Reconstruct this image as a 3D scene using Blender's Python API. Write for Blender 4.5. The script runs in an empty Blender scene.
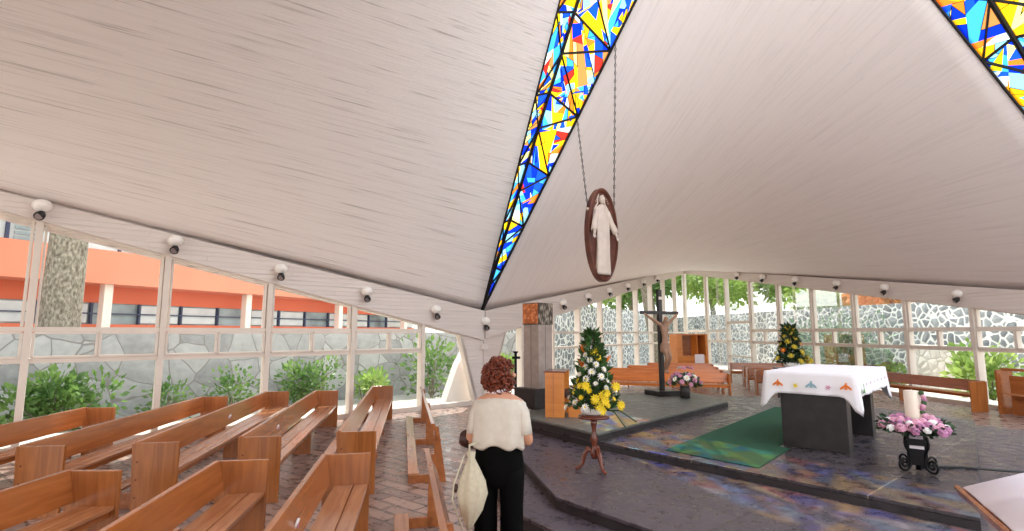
import bpy, math, random
from mathutils import Vector, Matrix, Euler
R=math.radians
random.seed(7)
S=bpy.context.scene
C=S.collection

# ------------------------------------------------------------------ camera, light, exposure
cam_d=bpy.data.cameras.new('camera'); cam=bpy.data.objects.new('camera',cam_d); C.objects.link(cam)
cam_d.sensor_width=36; cam_d.lens=36*528/1024; cam_d.clip_start=.05; cam_d.clip_end=400
cam.location=(0,0,1.78); cam.rotation_euler=(R(90)+math.atan(67/528),0,0)
S.camera=cam
S.view_settings.view_transform='Standard'; S.view_settings.look='None'
S.view_settings.gamma=1; S.view_settings.use_curve_mapping=False
S.view_settings.exposure=0.62
W=bpy.data.worlds.new('world'); S.world=W; W.use_nodes=True
nt=W.node_tree; nt.nodes.clear()
wo=nt.nodes.new('ShaderNodeOutputWorld'); bg=nt.nodes.new('ShaderNodeBackground')
tc=nt.nodes.new('ShaderNodeTexCoord'); sx=nt.nodes.new('ShaderNodeSeparateXYZ'); cr=nt.nodes.new('ShaderNodeValToRGB')
nt.links.new(tc.outputs['Generated'],sx.inputs[0]); nt.links.new(sx.outputs['Z'],cr.inputs[0]); nt.links.new(cr.outputs[0],bg.inputs[0]); nt.links.new(bg.outputs[0],wo.inputs[0])
cr.color_ramp.elements[0].position=0; cr.color_ramp.elements[0].color=(.98,.97,.95,1)
cr.color_ramp.elements[1].position=.9; cr.color_ramp.elements[1].color=(.80,.90,1.0,1)
bg.inputs[1].default_value=1.6
sd=bpy.data.lights.new('sun','SUN'); sun=bpy.data.objects.new('sun',sd); C.objects.link(sun)
sd.energy=5.5; sd.angle=R(.6); sd.color=(1,.94,.84)
SAZ,SEL=R(-14),R(55)
sdir=Vector((math.sin(SAZ)*math.cos(SEL),math.cos(SAZ)*math.cos(SEL),math.sin(SEL)))
sun.rotation_euler=sdir.to_track_quat('Z','Y').to_euler(); sun.location=(0,0,30)

S.cycles.max_bounces=14; S.cycles.diffuse_bounces=7; S.cycles.transparent_max_bounces=20
# ------------------------------------------------------------------ materials
def s2l(c):
    return tuple(((v/255)/12.92 if v/255<=.04045 else ((v/255+.055)/1.055)**2.4) for v in c)+(1,)
class NT:
    def __init__(s,name):
        s.m=bpy.data.materials.new(name); s.m.use_nodes=True; s.t=s.m.node_tree; s.n=s.t.nodes
        s.b=s.n['Principled BSDF']; s.o=s.n['Material Output']
    def node(s,k,**kw):
        n=s.n.new('ShaderNode'+k)
        for a,v in kw.items():
            if a.startswith('i_'): n.inputs[a[2:].replace('_',' ')].default_value=v
            else: setattr(n,a,v)
        return n
    def link(s,a,b): s.t.links.new(a,b)
    def coord(s,which='Object',scale=(1,1,1),rot=(0,0,0)):
        t=s.node('TexCoord'); m=s.node('Mapping'); m.inputs['Scale'].default_value=scale; m.inputs['Rotation'].default_value=rot
        s.link(t.outputs[which],m.inputs[0]); return m.outputs[0]
    def ramp(s,fac,stops,interp='LINEAR'):
        r=s.node('ValToRGB'); r.color_ramp.interpolation=interp
        e=r.color_ramp.elements
        while len(e)<len(stops): e.new(.5)
        for q,(p,c) in zip(e,stops): q.position=p; q.color=c if len(c)==4 else tuple(c)+(1,)
        s.link(fac,r.inputs[0]); return r.outputs[0]
    def bump(s,h,strength=.3,dist=.02):
        b=s.node('Bump'); b.inputs['Strength'].default_value=strength; b.inputs['Distance'].default_value=dist
        s.link(h,b.inputs['Height']); s.link(b.outputs[0],s.b.inputs['Normal']); return b
    def mix(s,f,a,b,mode='MIX'):
        m=s.node('MixRGB',blend_type=mode)
        for i,v in enumerate((f,a,b)):
            if hasattr(v,'is_linked'): s.link(v,m.inputs[i])
            else: m.inputs[i].default_value=v
        return m.outputs[0]
def plain(name,c,rough=.5,metal=0,noise=.12,nscale=8,bump=0):
    q=NT(name); co=q.coord()
    n=q.node('TexNoise'); n.inputs['Scale'].default_value=nscale; n.inputs['Detail'].default_value=4; q.link(co,n.inputs[0])
    L=s2l(c); d=tuple(v*(1-noise) for v in L[:3])+(1,); u=tuple(min(1,v*(1+noise)) for v in L[:3])+(1,)
    q.link(q.ramp(n.outputs[0],[(.3,d),(.7,u)]),q.b.inputs['Base Color'])
    q.b.inputs['Roughness'].default_value=rough; q.b.inputs['Metallic'].default_value=metal
    if bump: q.bump(n.outputs[0],bump,.01)
    return q.m
def wood(name,c1,c2,rough=.24,sc=1,vert=False):
    q=NT(name); co=q.coord('Object',(14,14,1.2) if vert else (1.2*sc,14*sc,14*sc))
    n=q.node('TexNoise'); n.inputs['Scale'].default_value=1.6; n.inputs['Detail'].default_value=6; n.inputs['Distortion'].default_value=.6; q.link(co,n.inputs[0])
    n2=q.node('TexNoise'); n2.inputs['Scale'].default_value=1.1; q.link(q.coord('Object',(.7,.9,.9)),n2.inputs[0])
    a=q.ramp(n.outputs[0],[(.3,s2l(c1)),(.7,s2l(c2))])
    b=q.mix(.35,a,q.ramp(n2.outputs[0],[(.35,s2l(c1)),(.65,s2l(c2))]))
    q.link(b,q.b.inputs['Base Color']); q.b.inputs['Roughness'].default_value=rough
    q.b.inputs['Coat Weight'].default_value=.5; q.b.inputs['Coat Roughness'].default_value=.2
    q.bump(n.outputs[0],.08,.004)
    return q.m
M={}
M['wood']=wood('varnished_wood',(138,76,36),(188,112,56))
M['wood_v']=wood('varnished_wood_upright',(136,78,38),(186,114,58),vert=True)
M['wood_seat_glare']=wood('seat_wood_glare',(168,104,64),(212,150,104),.16)  # lighter colour stands in for the white window glare on seats
M['wood_sunlit']=wood('sunlit_pew_wood',(188,98,36),(228,134,60))  # pew wood with sunlight painted in as a brighter orange
M['wood_dark']=wood('brown_bench_wood',(118,56,24),(160,82,38))
M['wood_red']=wood('dark_red_wood',(92,38,20),(128,58,32),.25)
M['wood_orange']=wood('orange_wood',(196,112,44),(228,146,66),.3)
M['white_metal']=plain('painted_steel',(226,216,205),.4,0,.05,3)
M['black_iron']=plain('black_iron',(22,20,22),.45,.6,.2,20)
M['lead']=plain('dark_lead_bar',(20,18,20),.5,.3,.2,10)
M['black_wood']=plain('black_wood',(34,28,28),.35,0,.2,12)
M['bronze']=plain('bronze_medallion_wood',(92,46,30),.38,.15,.35,5)
M['figure']=plain('pale_resin',(208,192,180),.5,0,.1,6)
M['corpus']=plain('corpus_resin',(150,112,88),.5,0,.25,8)
M['white_glass']=plain('opal_white',(246,243,238),.3,0,.02,3)
M['rubber']=plain('black_plastic',(24,22,24),.35)
M['paper']=plain('paper',(240,232,240),.6,0,.04,3)
M['skin']=plain('skin',(206,150,122),.5,0,.08,9)
M['trouser']=plain('black_trouser',(3,3,3),.8,0,.3,30,.2)
M['trouser'].node_tree.nodes['Principled BSDF'].inputs['Specular IOR Level'].default_value=.1
M['leather']=plain('brown_leather',(62,34,28),.5)
M['canvas']=plain('canvas_bag',(198,188,164),.8,0,.08,40,.3)
M['candle']=plain('candle_wax',(240,224,206),.45,0,.04,6)
M['green_leaf']=plain('green_leaf',(58,92,44),.5,0,.5,6)
M['dark_leaf']=plain('dark_leaf',(40,66,36),.5,0,.5,6)
M['yellow']=plain('yellow_petal',(246,214,40),.5,0,.15,20)
M['olive_yellow']=plain('dull_yellow_petal',(196,176,62),.6,0,.2,9)
M['white_petal']=plain('white_petal',(244,242,238),.5,0,.04,20)
M['pink']=plain('pink_petal',(222,160,184),.5,0,.25,20)
M['mauve']=plain('mauve_petal',(186,122,160),.5,0,.25,20)
M['orange_petal']=plain('orange_petal',(232,120,30),.5,0,.2,20)
M['carpet']=plain('green_carpet',(24,78,52),.95,0,.15,60,.4)
M['stone_dark']=plain('altar_stone',(44,38,38),.35,0,.3,7,.3)
M['silver']=plain('silver',(190,188,190),.3,.9,.05)
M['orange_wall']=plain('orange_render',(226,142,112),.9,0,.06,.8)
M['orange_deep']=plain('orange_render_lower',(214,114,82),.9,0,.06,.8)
M['cream_wall']=plain('cream_concrete',(232,222,208),.85,0,.05,1)
M['blue_frame']=plain('dark_window_frame',(52,62,92),.5)
M['bldg_glass']=plain('building_window_glass',(150,168,172),.12,0,.5,.9)
M['curtain_glass']=plain('window_with_blind',(206,214,214),.35,0,.12,2)
M['pot']=plain('dark_pot',(48,44,42),.4)
M['paving']=plain('pale_paving',(196,188,178),.85,0,.15,1.5,.2)
M['soil']=plain('garden_soil',(96,84,62),.95,0,.35,2.5,.5)
def leafmat(name,a,b):
    q=NT(name); n=q.node('TexNoise'); n.inputs['Scale'].default_value=1.7; n.inputs['Detail'].default_value=5; q.link(q.coord(),n.inputs[0])
    col=q.ramp(n.outputs[0],[(.3,s2l(a)),(.7,s2l(b))]); q.link(col,q.b.inputs['Base Color']); q.b.inputs['Roughness'].default_value=.55
    t=q.node('BsdfTranslucent'); q.link(col,t.inputs[0]); mx=q.node('MixShader'); mx.inputs[0].default_value=.4
    q.link(q.b.outputs[0],mx.inputs[1]); q.link(t.outputs[0],mx.inputs[2]); q.link(mx.outputs[0],q.o.inputs[0]); return q.m
M['foliage']=leafmat('shrub_foliage',(60,96,44),(128,160,84))
M['foliage_y']=leafmat('tree_foliage',(96,138,58),(178,196,110))
M['foliage_d']=leafmat('conifer_foliage',(58,92,66),(124,156,120))
M['foliage_r']=leafmat('autumn_foliage',(160,110,60),(206,160,96))
def barkmat():
    q=NT('grey_bark'); n=q.node('TexNoise'); n.inputs['Scale'].default_value=20; n.inputs['Detail'].default_value=8; q.link(q.coord('Object',(1,1,.5)),n.inputs[0])
    q.link(q.ramp(n.outputs[0],[(.3,s2l((84,76,64))),(.5,s2l((132,124,108))),(.7,s2l((172,164,148)))]),q.b.inputs['Base Color']); q.b.inputs['Roughness'].default_value=.9
    q.bump(n.outputs[0],.8,.05); return q.m
M['bark']=barkmat()
def board_mat(name,c,strk=1.0):
    q=NT(name); co=q.coord('UV')
    br=q.node('TexBrick',offset=.37,offset_frequency=3); br.inputs['Scale'].default_value=1
    br.inputs['Brick Width'].default_value=2.4; br.inputs['Row Height'].default_value=.085; br.inputs['Mortar Size'].default_value=.004; br.inputs['Mortar Smooth'].default_value=.4
    br.inputs['Color1'].default_value=(.35,.35,.35,1); br.inputs['Color2'].default_value=(1,1,1,1); br.inputs['Mortar'].default_value=(.1,.1,.1,1)
    q.link(co,br.inputs[0])
    n=q.node('TexNoise'); n.inputs['Scale'].default_value=1; n.inputs['Detail'].default_value=5; q.link(q.coord('UV',(.45,12,1)),n.inputs[0])
    h=q.mix(.45,br.outputs[0],n.outputs[0])
    n2=q.node('TexNoise'); n2.inputs['Scale'].default_value=1; n2.inputs['Detail'].default_value=2; q.link(q.coord('UV',(.5,16,1)),n2.inputs[0])
    n3=q.node('TexNoise'); n3.inputs['Scale'].default_value=.45; q.link(q.coord('UV'),n3.inputs[0])
    L=s2l(c); sc=lambda k:tuple(v*k for v in L[:3])+(1,)
    base=q.ramp(h,[(.2,sc(.9)),(.6,L)])
    st=q.ramp(n2.outputs[0],[(.29,(.68,.67,.66)),(.38,(.94,.94,.94)),(.46,(1,1,1))])
    q.link(q.mix(strk,base,st,'MULTIPLY'),q.b.inputs['Base Color'])
    q.b.inputs['Roughness'].default_value=.55
    hh=q.mix(.5,h,st); q.bump(hh,.8,.04); return q.m
M['boards']=board_mat('white_board_marked_concrete',(254,251,250))
M['boards_smooth']=board_mat('white_board_marked_concrete_faint',(238,232,231),.3)
M['boards_beam']=board_mat('white_boarded_edge_beam',(226,216,210),.3)
for n_ in M['boards_smooth'].node_tree.nodes:
    if n_.type=='BUMP': n_.inputs['Strength'].default_value=.28
M['plaster']=plain('white_painted_concrete',(236,228,222),.6,0,.04,1.5,.1)
def brick_floor():
    q=NT('brick_paver_floor'); co=q.coord('Object',(1,1,1),(0,0,R(38)))
    no=q.node('TexNoise'); no.inputs['Scale'].default_value=2.2; q.link(co,no.inputs[0])
    co2=q.mix(.03,co,no.outputs[1],'ADD')
    br=q.node('TexBrick'); br.inputs['Scale'].default_value=1; br.inputs['Brick Width'].default_value=.56; br.inputs['Row Height'].default_value=.19
    br.inputs['Mortar Size'].default_value=.016; br.inputs['Mortar Smooth'].default_value=.3
    br.inputs['Color1'].default_value=s2l((184,148,132)); br.inputs['Color2'].default_value=s2l((128,106,100)); br.inputs['Mortar'].default_value=s2l((78,66,62)); q.link(co2,br.inputs[0])
    n=q.node('TexNoise'); n.inputs['Scale'].default_value=7; n.inputs['Detail'].default_value=8; q.link(co,n.inputs[0])
    q.link(q.mix(.3,br.outputs[0],q.ramp(n.outputs[0],[(.35,s2l((80,66,66))),(.65,s2l((200,176,162)))])),q.b.inputs['Base Color'])
    q.link(q.ramp(n.outputs[0],[(.3,(.15,.15,.15)),(.7,(.5,.5,.5))]),q.b.inputs['Roughness'])
    h=q.mix(.5,br.outputs[1],n.outputs[0]); 
    inv=q.mix(1,(1,1,1,1),h,'SUBTRACT'); q.bump(inv,.8,.02); return q.m
M['brick']=brick_floor()
def slab(name,a,b,rot,bw,rh,rough=.35,joint=(60,54,56)):
    q=NT(name); co=q.coord('Object',(1,1,1),(0,0,rot))
    br=q.node('TexBrick',offset=.42); br.inputs['Scale'].default_value=1; br.inputs['Brick Width'].default_value=bw; br.inputs['Row Height'].default_value=rh
    br.inputs['Mortar Size'].default_value=.008; br.inputs['Mortar Smooth'].default_value=.1
    br.inputs['Color1'].default_value=(.42,.42,.42,1); br.inputs['Color2'].default_value=(.58,.58,.58,1); br.inputs['Mortar'].default_value=(.5,.5,.5,1); q.link(co,br.inputs[0])
    n=q.node('TexNoise'); n.inputs['Scale'].default_value=7; n.inputs['Detail'].default_value=9; n.inputs['Roughness'].default_value=.65; q.link(co,n.inputs[0])
    f=q.mix(.4,n.outputs[0],br.outputs[0])
    c=q.ramp(f,[(.36,s2l(a)),(.62,s2l(b))]); c=q.mix(br.outputs[1],c,s2l(joint)); q.link(c,q.b.inputs['Base Color'])
    q.link(q.ramp(n.outputs[0],[(.35,(rough-.12,)*3),(.65,(rough+.22,)*3)]),q.b.inputs['Roughness'])
    q.bump(n.outputs[0],.35,.015); return q.m
M['slab']=slab('purple_grey_slate_slabs',(58,52,58),(98,88,96),R(-40),1.7,1.15,.3)
M['slab2']=slab('dark_slate_slabs',(46,42,46),(88,80,84),R(-40),2.6,1.7,.28,(120,112,104))
M['slab3']=slab('green_grey_slate_slabs',(74,76,72),(122,122,114),R(-40),1.3,.9,.42,(80,78,72))
M['riser']=slab('rough_dark_riser',(30,27,29),(62,56,58),R(20),3.,.7,.45)
M['column']=slab('grey_stone_cladding',(140,124,116),(172,156,146),0,.8,.32,.5,(98,88,82))
def stone_wall(name,ca,cb,mortar,scale,mw=.05,rough=.9):
    q=NT(name); co=q.coord('Object')
    no=q.node('TexNoise'); no.inputs['Scale'].default_value=1.5; q.link(co,no.inputs[0]); co2=q.mix(.15,co,no.outputs[1],'ADD')
    v=q.node('TexVoronoi',feature='DISTANCE_TO_EDGE'); v.inputs['Scale'].default_value=scale; q.link(co2,v.inputs[0])
    v2=q.node('TexVoronoi'); v2.inputs['Scale'].default_value=scale; q.link(co2,v2.inputs[0])
    n=q.node('TexNoise'); n.inputs['Scale'].default_value=6; n.inputs['Detail'].default_value=6; q.link(co,n.inputs[0])
    bw=q.node('RGBToBW'); q.link(v2.outputs['Color'],bw.inputs[0])
    f=q.mix(.5,bw.outputs[0],n.outputs[0]); c=q.ramp(f,[(.25,s2l(ca)),(.75,s2l(cb))])
    e=q.ramp(v.outputs[0],[(mw*.6,(1,1,1)),(mw,(0,0,0))]); q.link(q.mix(e,c,s2l(mortar)),q.b.inputs['Base Color'])
    q.b.inputs['Roughness'].default_value=rough; q.bump(v.outputs[0],.6,.08); return q.m
M['retaining']=stone_wall('big_block_stone_wall',(136,136,136),(186,186,184),(134,130,126),1.7,.025)
M['rubble']=stone_wall('volcanic_rubble_wall',(104,110,114),(164,168,170),(232,232,228),3.3,.1)
def cloth_mat():
    q=NT('white_linen'); w=q.node('TexWave'); w.inputs['Scale'].default_value=60; w.inputs['Distortion'].default_value=1; q.link(q.coord(),w.inputs[0])
    q.b.inputs['Base Color'].default_value=s2l((244,240,244)); q.b.inputs['Roughness'].default_value=.85; q.bump(w.outputs[1],.1,.003); return q.m
M['cloth']=cloth_mat()
M['blouse']=plain('cream_linen_blouse',(206,197,184),.85,0,.05,25,.25)
def hairmat():
    q=NT('curly_auburn_hair'); n=q.node('TexNoise'); n.inputs['Scale'].default_value=45; n.inputs['Detail'].default_value=6; q.link(q.coord(),n.inputs[0])
    q.link(q.ramp(n.outputs[0],[(.3,s2l((58,20,12))),(.7,s2l((150,70,40)))]),q.b.inputs['Base Color']); q.b.inputs['Roughness'].default_value=.45; q.bump(n.outputs[0],.6,.01); return q.m
M['hair']=hairmat()
def copper():
    q=NT('hammered_copper'); v=q.node('TexVoronoi'); v.inputs['Scale'].default_value=16; q.link(q.coord(),v.inputs[0])
    q.link(q.ramp(v.outputs[0],[(.1,s2l((232,150,96))),(.6,s2l((170,96,56)))]),q.b.inputs['Base Color']); q.b.inputs['Metallic'].default_value=.6; q.b.inputs['Roughness'].default_value=.35; q.bump(v.outputs[0],.6,.02); return q.m
M['copper']=copper()
def carved():
    q=NT('rough_carved_stone'); v=q.node('TexVoronoi'); v.inputs['Scale'].default_value=20; q.link(q.coord('Object',(1,1,.5)),v.inputs[0])
    q.link(q.ramp(v.outputs[0],[(.1,s2l((170,156,140))),(.6,s2l((70,60,52)))]),q.b.inputs['Base Color']); q.b.inputs['Roughness'].default_value=.8; q.bump(v.outputs[0],.8,.03); return q.m
M['carved']=carved()
def glass_mat(name,col,gl=.06):
    q=NT(name); q.n.remove(q.b)
    t=q.node('BsdfTransparent'); t.inputs[0].default_value=col
    g=q.node('BsdfGlossy'); g.inputs['Roughness'].default_value=.02; g.inputs[0].default_value=(1,1,1,1)
    f=q.node('Fresnel'); f.inputs[0].default_value=1.35; mu=q.node('Math',operation='MULTIPLY'); mu.inputs[1].default_value=gl*5; q.link(f.outputs[0],mu.inputs[0])
    mx=q.node('MixShader'); q.link(mu.outputs[0],mx.inputs[0]); q.link(t.outputs[0],mx.inputs[1]); q.link(g.outputs[0],mx.inputs[2]); q.link(mx.outputs[0],q.o.inputs[0]); return q.m
M['pane']=glass_mat('window_glass',(.96,.98,.97,1),.07)
GC=[(.004,.03,.62),(.01,.08,.85),(.05,.36,.85),(.25,.62,.85),(.95,.62,.01),(.98,.45,.01),(.9,.78,.25),(.85,.2,.02),(.75,.85,.85),(.55,.03,.02),(.55,.22,.06)]
GW=[17,14,16,11,14,11,7,9,7,3,7]
M['stained']=[]
for i,c in enumerate(GC):
    q=NT('stained_glass_colour'); q.n.remove(q.b)
    t=q.node('BsdfTransparent'); t.inputs[0].default_value=c+(1,)
    tl=q.node('BsdfTranslucent'); tl.inputs[0].default_value=c+(1,); mx=q.node('MixShader'); mx.inputs[0].default_value=.25
    q.link(t.outputs[0],mx.inputs[1]); q.link(tl.outputs[0],mx.inputs[2]); q.link(mx.outputs[0],q.o.inputs[0]); M['stained'].append(q.m)

# ------------------------------------------------------------------ mesh helpers
class MB:
    def __init__(s): s.v=[]; s.f=[]; s.mi=[]; s.uv=None
    def add(s,vs,fs,mi=0,mat=None):
        k=len(s.v); 
        s.v+= [tuple(mat@Vector(v)) if mat else tuple(v) for v in vs]
        s.f+=[tuple(i+k for i in f) for f in fs]; s.mi+=[mi]*len(fs); return s
    def box(s,c,d,rz=0,mi=0,mat=None):
        x,y,z=[q/2 for q in d]
        m=Matrix.Translation(c)@Matrix.Rotation(rz,4,'Z')
        if mat: m=mat@m
        return s.add([(-x,-y,-z),(x,-y,-z),(x,y,-z),(-x,y,-z),(-x,-y,z),(x,-y,z),(x,y,z),(-x,y,z)],
              [(0,3,2,1),(4,5,6,7),(0,1,5,4),(1,2,6,5),(2,3,7,6),(3,0,4,7)],mi,m)
    def prism(s,poly,z0,z1,mi=0,mat=None):
        n=len(poly)
        a=sum(poly[i][0]*poly[(i+1)%n][1]-poly[(i+1)%n][0]*poly[i][1] for i in range(n))
        if a<0: poly=poly[::-1]
        return s.add([(x,y,z0) for x,y in poly]+[(x,y,z1) for x,y in poly],[tuple(range(n))[::-1],tuple(range(n,2*n))]+[(i,(i+1)%n,n+(i+1)%n,n+i) for i in range(n)],mi,mat)
    def hexa(s,b,t,mi=0):   # bottom quad, top quad (ccw seen from above)
        return s.add(list(b)+list(t),[(0,3,2,1),(4,5,6,7),(0,1,5,4),(1,2,6,5),(2,3,7,6),(3,0,4,7)],mi)
    def beam(s,a,b,w,h,up=(0,0,1),mi=0):
        a=Vector(a);b=Vector(b);d=(b-a).normalized(); u=Vector(up); sd_=d.cross(u)
        if sd_.length<1e-3: sd_=d.cross(Vector((1,0,0)))
        sd_.normalize(); u=sd_.cross(d).normalized(); p=sd_*w/2; q=u*h/2
        return s.hexa([a-p-q,a+p-q,b+p-q,b-p-q],[a-p+q,a+p+q,b+p+q,b-p+q],mi)
    def tube(s,pts,r,n=8,mi=0,closed=False):
        pts=[Vector(p) for p in pts]; k=len(pts); rr=r if isinstance(r,(list,tuple)) else [r]*k
        base=len(s.v); prev=None
        for i,p in enumerate(pts):
            if closed: d=(pts[(i+1)%k]-pts[i-1])
            else: d=(pts[min(i+1,k-1)]-pts[max(i-1,0)])
            d.normalize()
            if prev is None: a=d.orthogonal().normalized()
            else:
                a=prev-d*prev.dot(d); a=a.normalized() if a.length>1e-6 else d.orthogonal().normalized()
            prev=a; b=d.cross(a)
            for j in range(n):
                t=2*math.pi*j/n; s.v.append(tuple(p+a*math.cos(t)*rr[i]+b*math.sin(t)*rr[i]))
        m=k if closed else k-1
        for i in range(m):
            for j in range(n):
                i2=(i+1)%k; s.f.append((base+i*n+j,base+i*n+(j+1)%n,base+i2*n+(j+1)%n,base+i2*n+j)); s.mi.append(mi)
        if not closed:
            s.f.append(tuple(base+j for j in range(n))[::-1]); s.f.append(tuple(base+(k-1)*n+j for j in range(n))); s.mi+=[mi,mi]
        return s
    def lathe(s,prof,n=20,c=(0,0,0),mi=0,sx=1,sy=1):
        base=len(s.v)
        for r,z in prof:
            for j in range(n):
                t=2*math.pi*j/n; s.v.append((c[0]+r*sx*math.cos(t),c[1]+r*sy*math.sin(t),c[2]+z))
        for i in range(len(prof)-1):
            for j in range(n): s.f.append((base+i*n+j,base+i*n+(j+1)%n,base+(i+1)*n+(j+1)%n,base+(i+1)*n+j)); s.mi.append(mi)
        s.f.append(tuple(base+j for j in range(n))[::-1]); s.f.append(tuple(base+(len(prof)-1)*n+j for j in range(n))); s.mi+=[mi,mi]
        return s
    def ball(s,c,r,n=12,mi=0,mat=None):
        r=r if isinstance(r,(tuple,list)) else (r,r,r)
        k=max(4,n//2); vs=[];fs=[]
        for i in range(k+1):
            ph=math.pi*i/k
            for j in range(n):
                t=2*math.pi*j/n; vs.append((c[0]+r[0]*math.sin(ph)*math.cos(t),c[1]+r[1]*math.sin(ph)*math.sin(t),c[2]+r[2]*math.cos(ph)))
        for i in range(k):
            for j in range(n): fs.append((i*n+j,(i+1)*n+j,(i+1)*n+(j+1)%n,i*n+(j+1)%n))
        return s.add(vs,fs,mi,mat)
    def loft(s,rings,mi=0,cap=True):
        base=len(s.v); n=len(rings[0])
        for r in rings: s.v+=[tuple(p) for p in r]
        for i in range(len(rings)-1):
            for j in range(n): s.f.append((base+i*n+j,base+i*n+(j+1)%n,base+(i+1)*n+(j+1)%n,base+(i+1)*n+j)); s.mi.append(mi)
        if cap: s.f.append(tuple(base+j for j in range(n))[::-1]); s.f.append(tuple(base+(len(rings)-1)*n+j for j in range(n))); s.mi+=[mi,mi]
        return s
    def build(s,name,mat,parent=None,smooth=False,bevel=0,uvs=None):
        me=bpy.data.meshes.new(name); me.from_pydata(s.v,[],s.f)
        mats=mat if isinstance(mat,list) else [mat]
        for m in mats: me.materials.append(m)
        if len(mats)>1: me.polygons.foreach_set('material_index',s.mi)
        if smooth: me.polygons.foreach_set('use_smooth',[True]*len(me.polygons))
        if uvs:
            l=me.uv_layers.new(name='UVMap')
            for i,lp in enumerate(me.loops): l.data[i].uv=uvs[lp.vertex_index]
        me.update()
        o=bpy.data.objects.new(name,me); C.objects.link(o)
        if parent: o.parent=parent
        if bevel:
            b=o.modifiers.new('bevel','BEVEL'); b.width=bevel; b.segments=2; b.limit_method='ANGLE'
        return o
def tag(o,label=None,cat=None,group=None,kind=None):
    if label: o['label']=label
    if cat: o['category']=cat
    if group: o['group']=group
    if kind: o['kind']=kind
    return o
def empty(name,loc,rz=0,label=None,cat=None,group=None):
    o=bpy.data.objects.new(name,None); C.objects.link(o); o.location=loc; o.rotation_euler=(0,0,rz); o.empty_display_size=.1
    return tag(o,label,cat,group)
def place(o,loc,rz=0):
    o.location=loc; o.rotation_euler=(0,0,rz); return o
def struct(o): o['kind']='structure'; return o
def linked(src,parent,mat4,name=None):
    c=src.copy(); C.objects.link(c); c.parent=parent; c.matrix_local=mat4; return c

# ------------------------------------------------------------------ geometry of the building
P12=Vector((-.79,13.65,2.3)); P23=Vector((11.72,9.33,2.33)); P31=Vector((2.6,-2.5,2.3))
O1=Vector((-15.1,1.6,5.49)); O2=Vector((9.25,28.3,5.16))
C1=Vector((2.2,6.3,12.5)); C2=Vector((4.57,8.9,12.53))
def hypar(name,a,b,c,d,mat,n=36,th=.14):
    # a->b is the ruling direction of the boards; d->c the opposite edge
    vs=[];uv=[];lu=(b-a).length; lv=(d-a).length
    for j in range(n+1):
        for i in range(n+1):
            u=i/n;v=j/n
            p=(a*(1-u)+b*u)*(1-v)+(d*(1-u)+c*u)*v; vs.append(tuple(p)); uv.append((u*lu,v*lv*1.15))
    m=MB(); N=(n+1)**2
    m.v=vs+[(x,y,z+th) for x,y,z in vs]; uv=uv+uv
    for j in range(n):
        for i in range(n):
            k=j*(n+1)+i; m.f.append((k,k+n+1,k+n+2,k+1)); m.f.append((N+k,N+k+1,N+k+n+2,N+k+n+1))
    for i in range(n):
        for (p,q) in ((i,i+1),(n*(n+1)+i+1,n*(n+1)+i),((i+1)*(n+1),i*(n+1)),(i*(n+1)+n,(i+1)*(n+1)+n)): m.f.append((p,q,N+q,N+p))
    m.mi=[0]*len(m.f)
    return struct(m.build(name,mat,smooth=True,uvs=uv))
hypar('ceiling_left',O1,P12,C1,P31,M['boards'])
hypar('ceiling_right',O2,P23,C2,P12,M['boards_smooth'])

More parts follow.
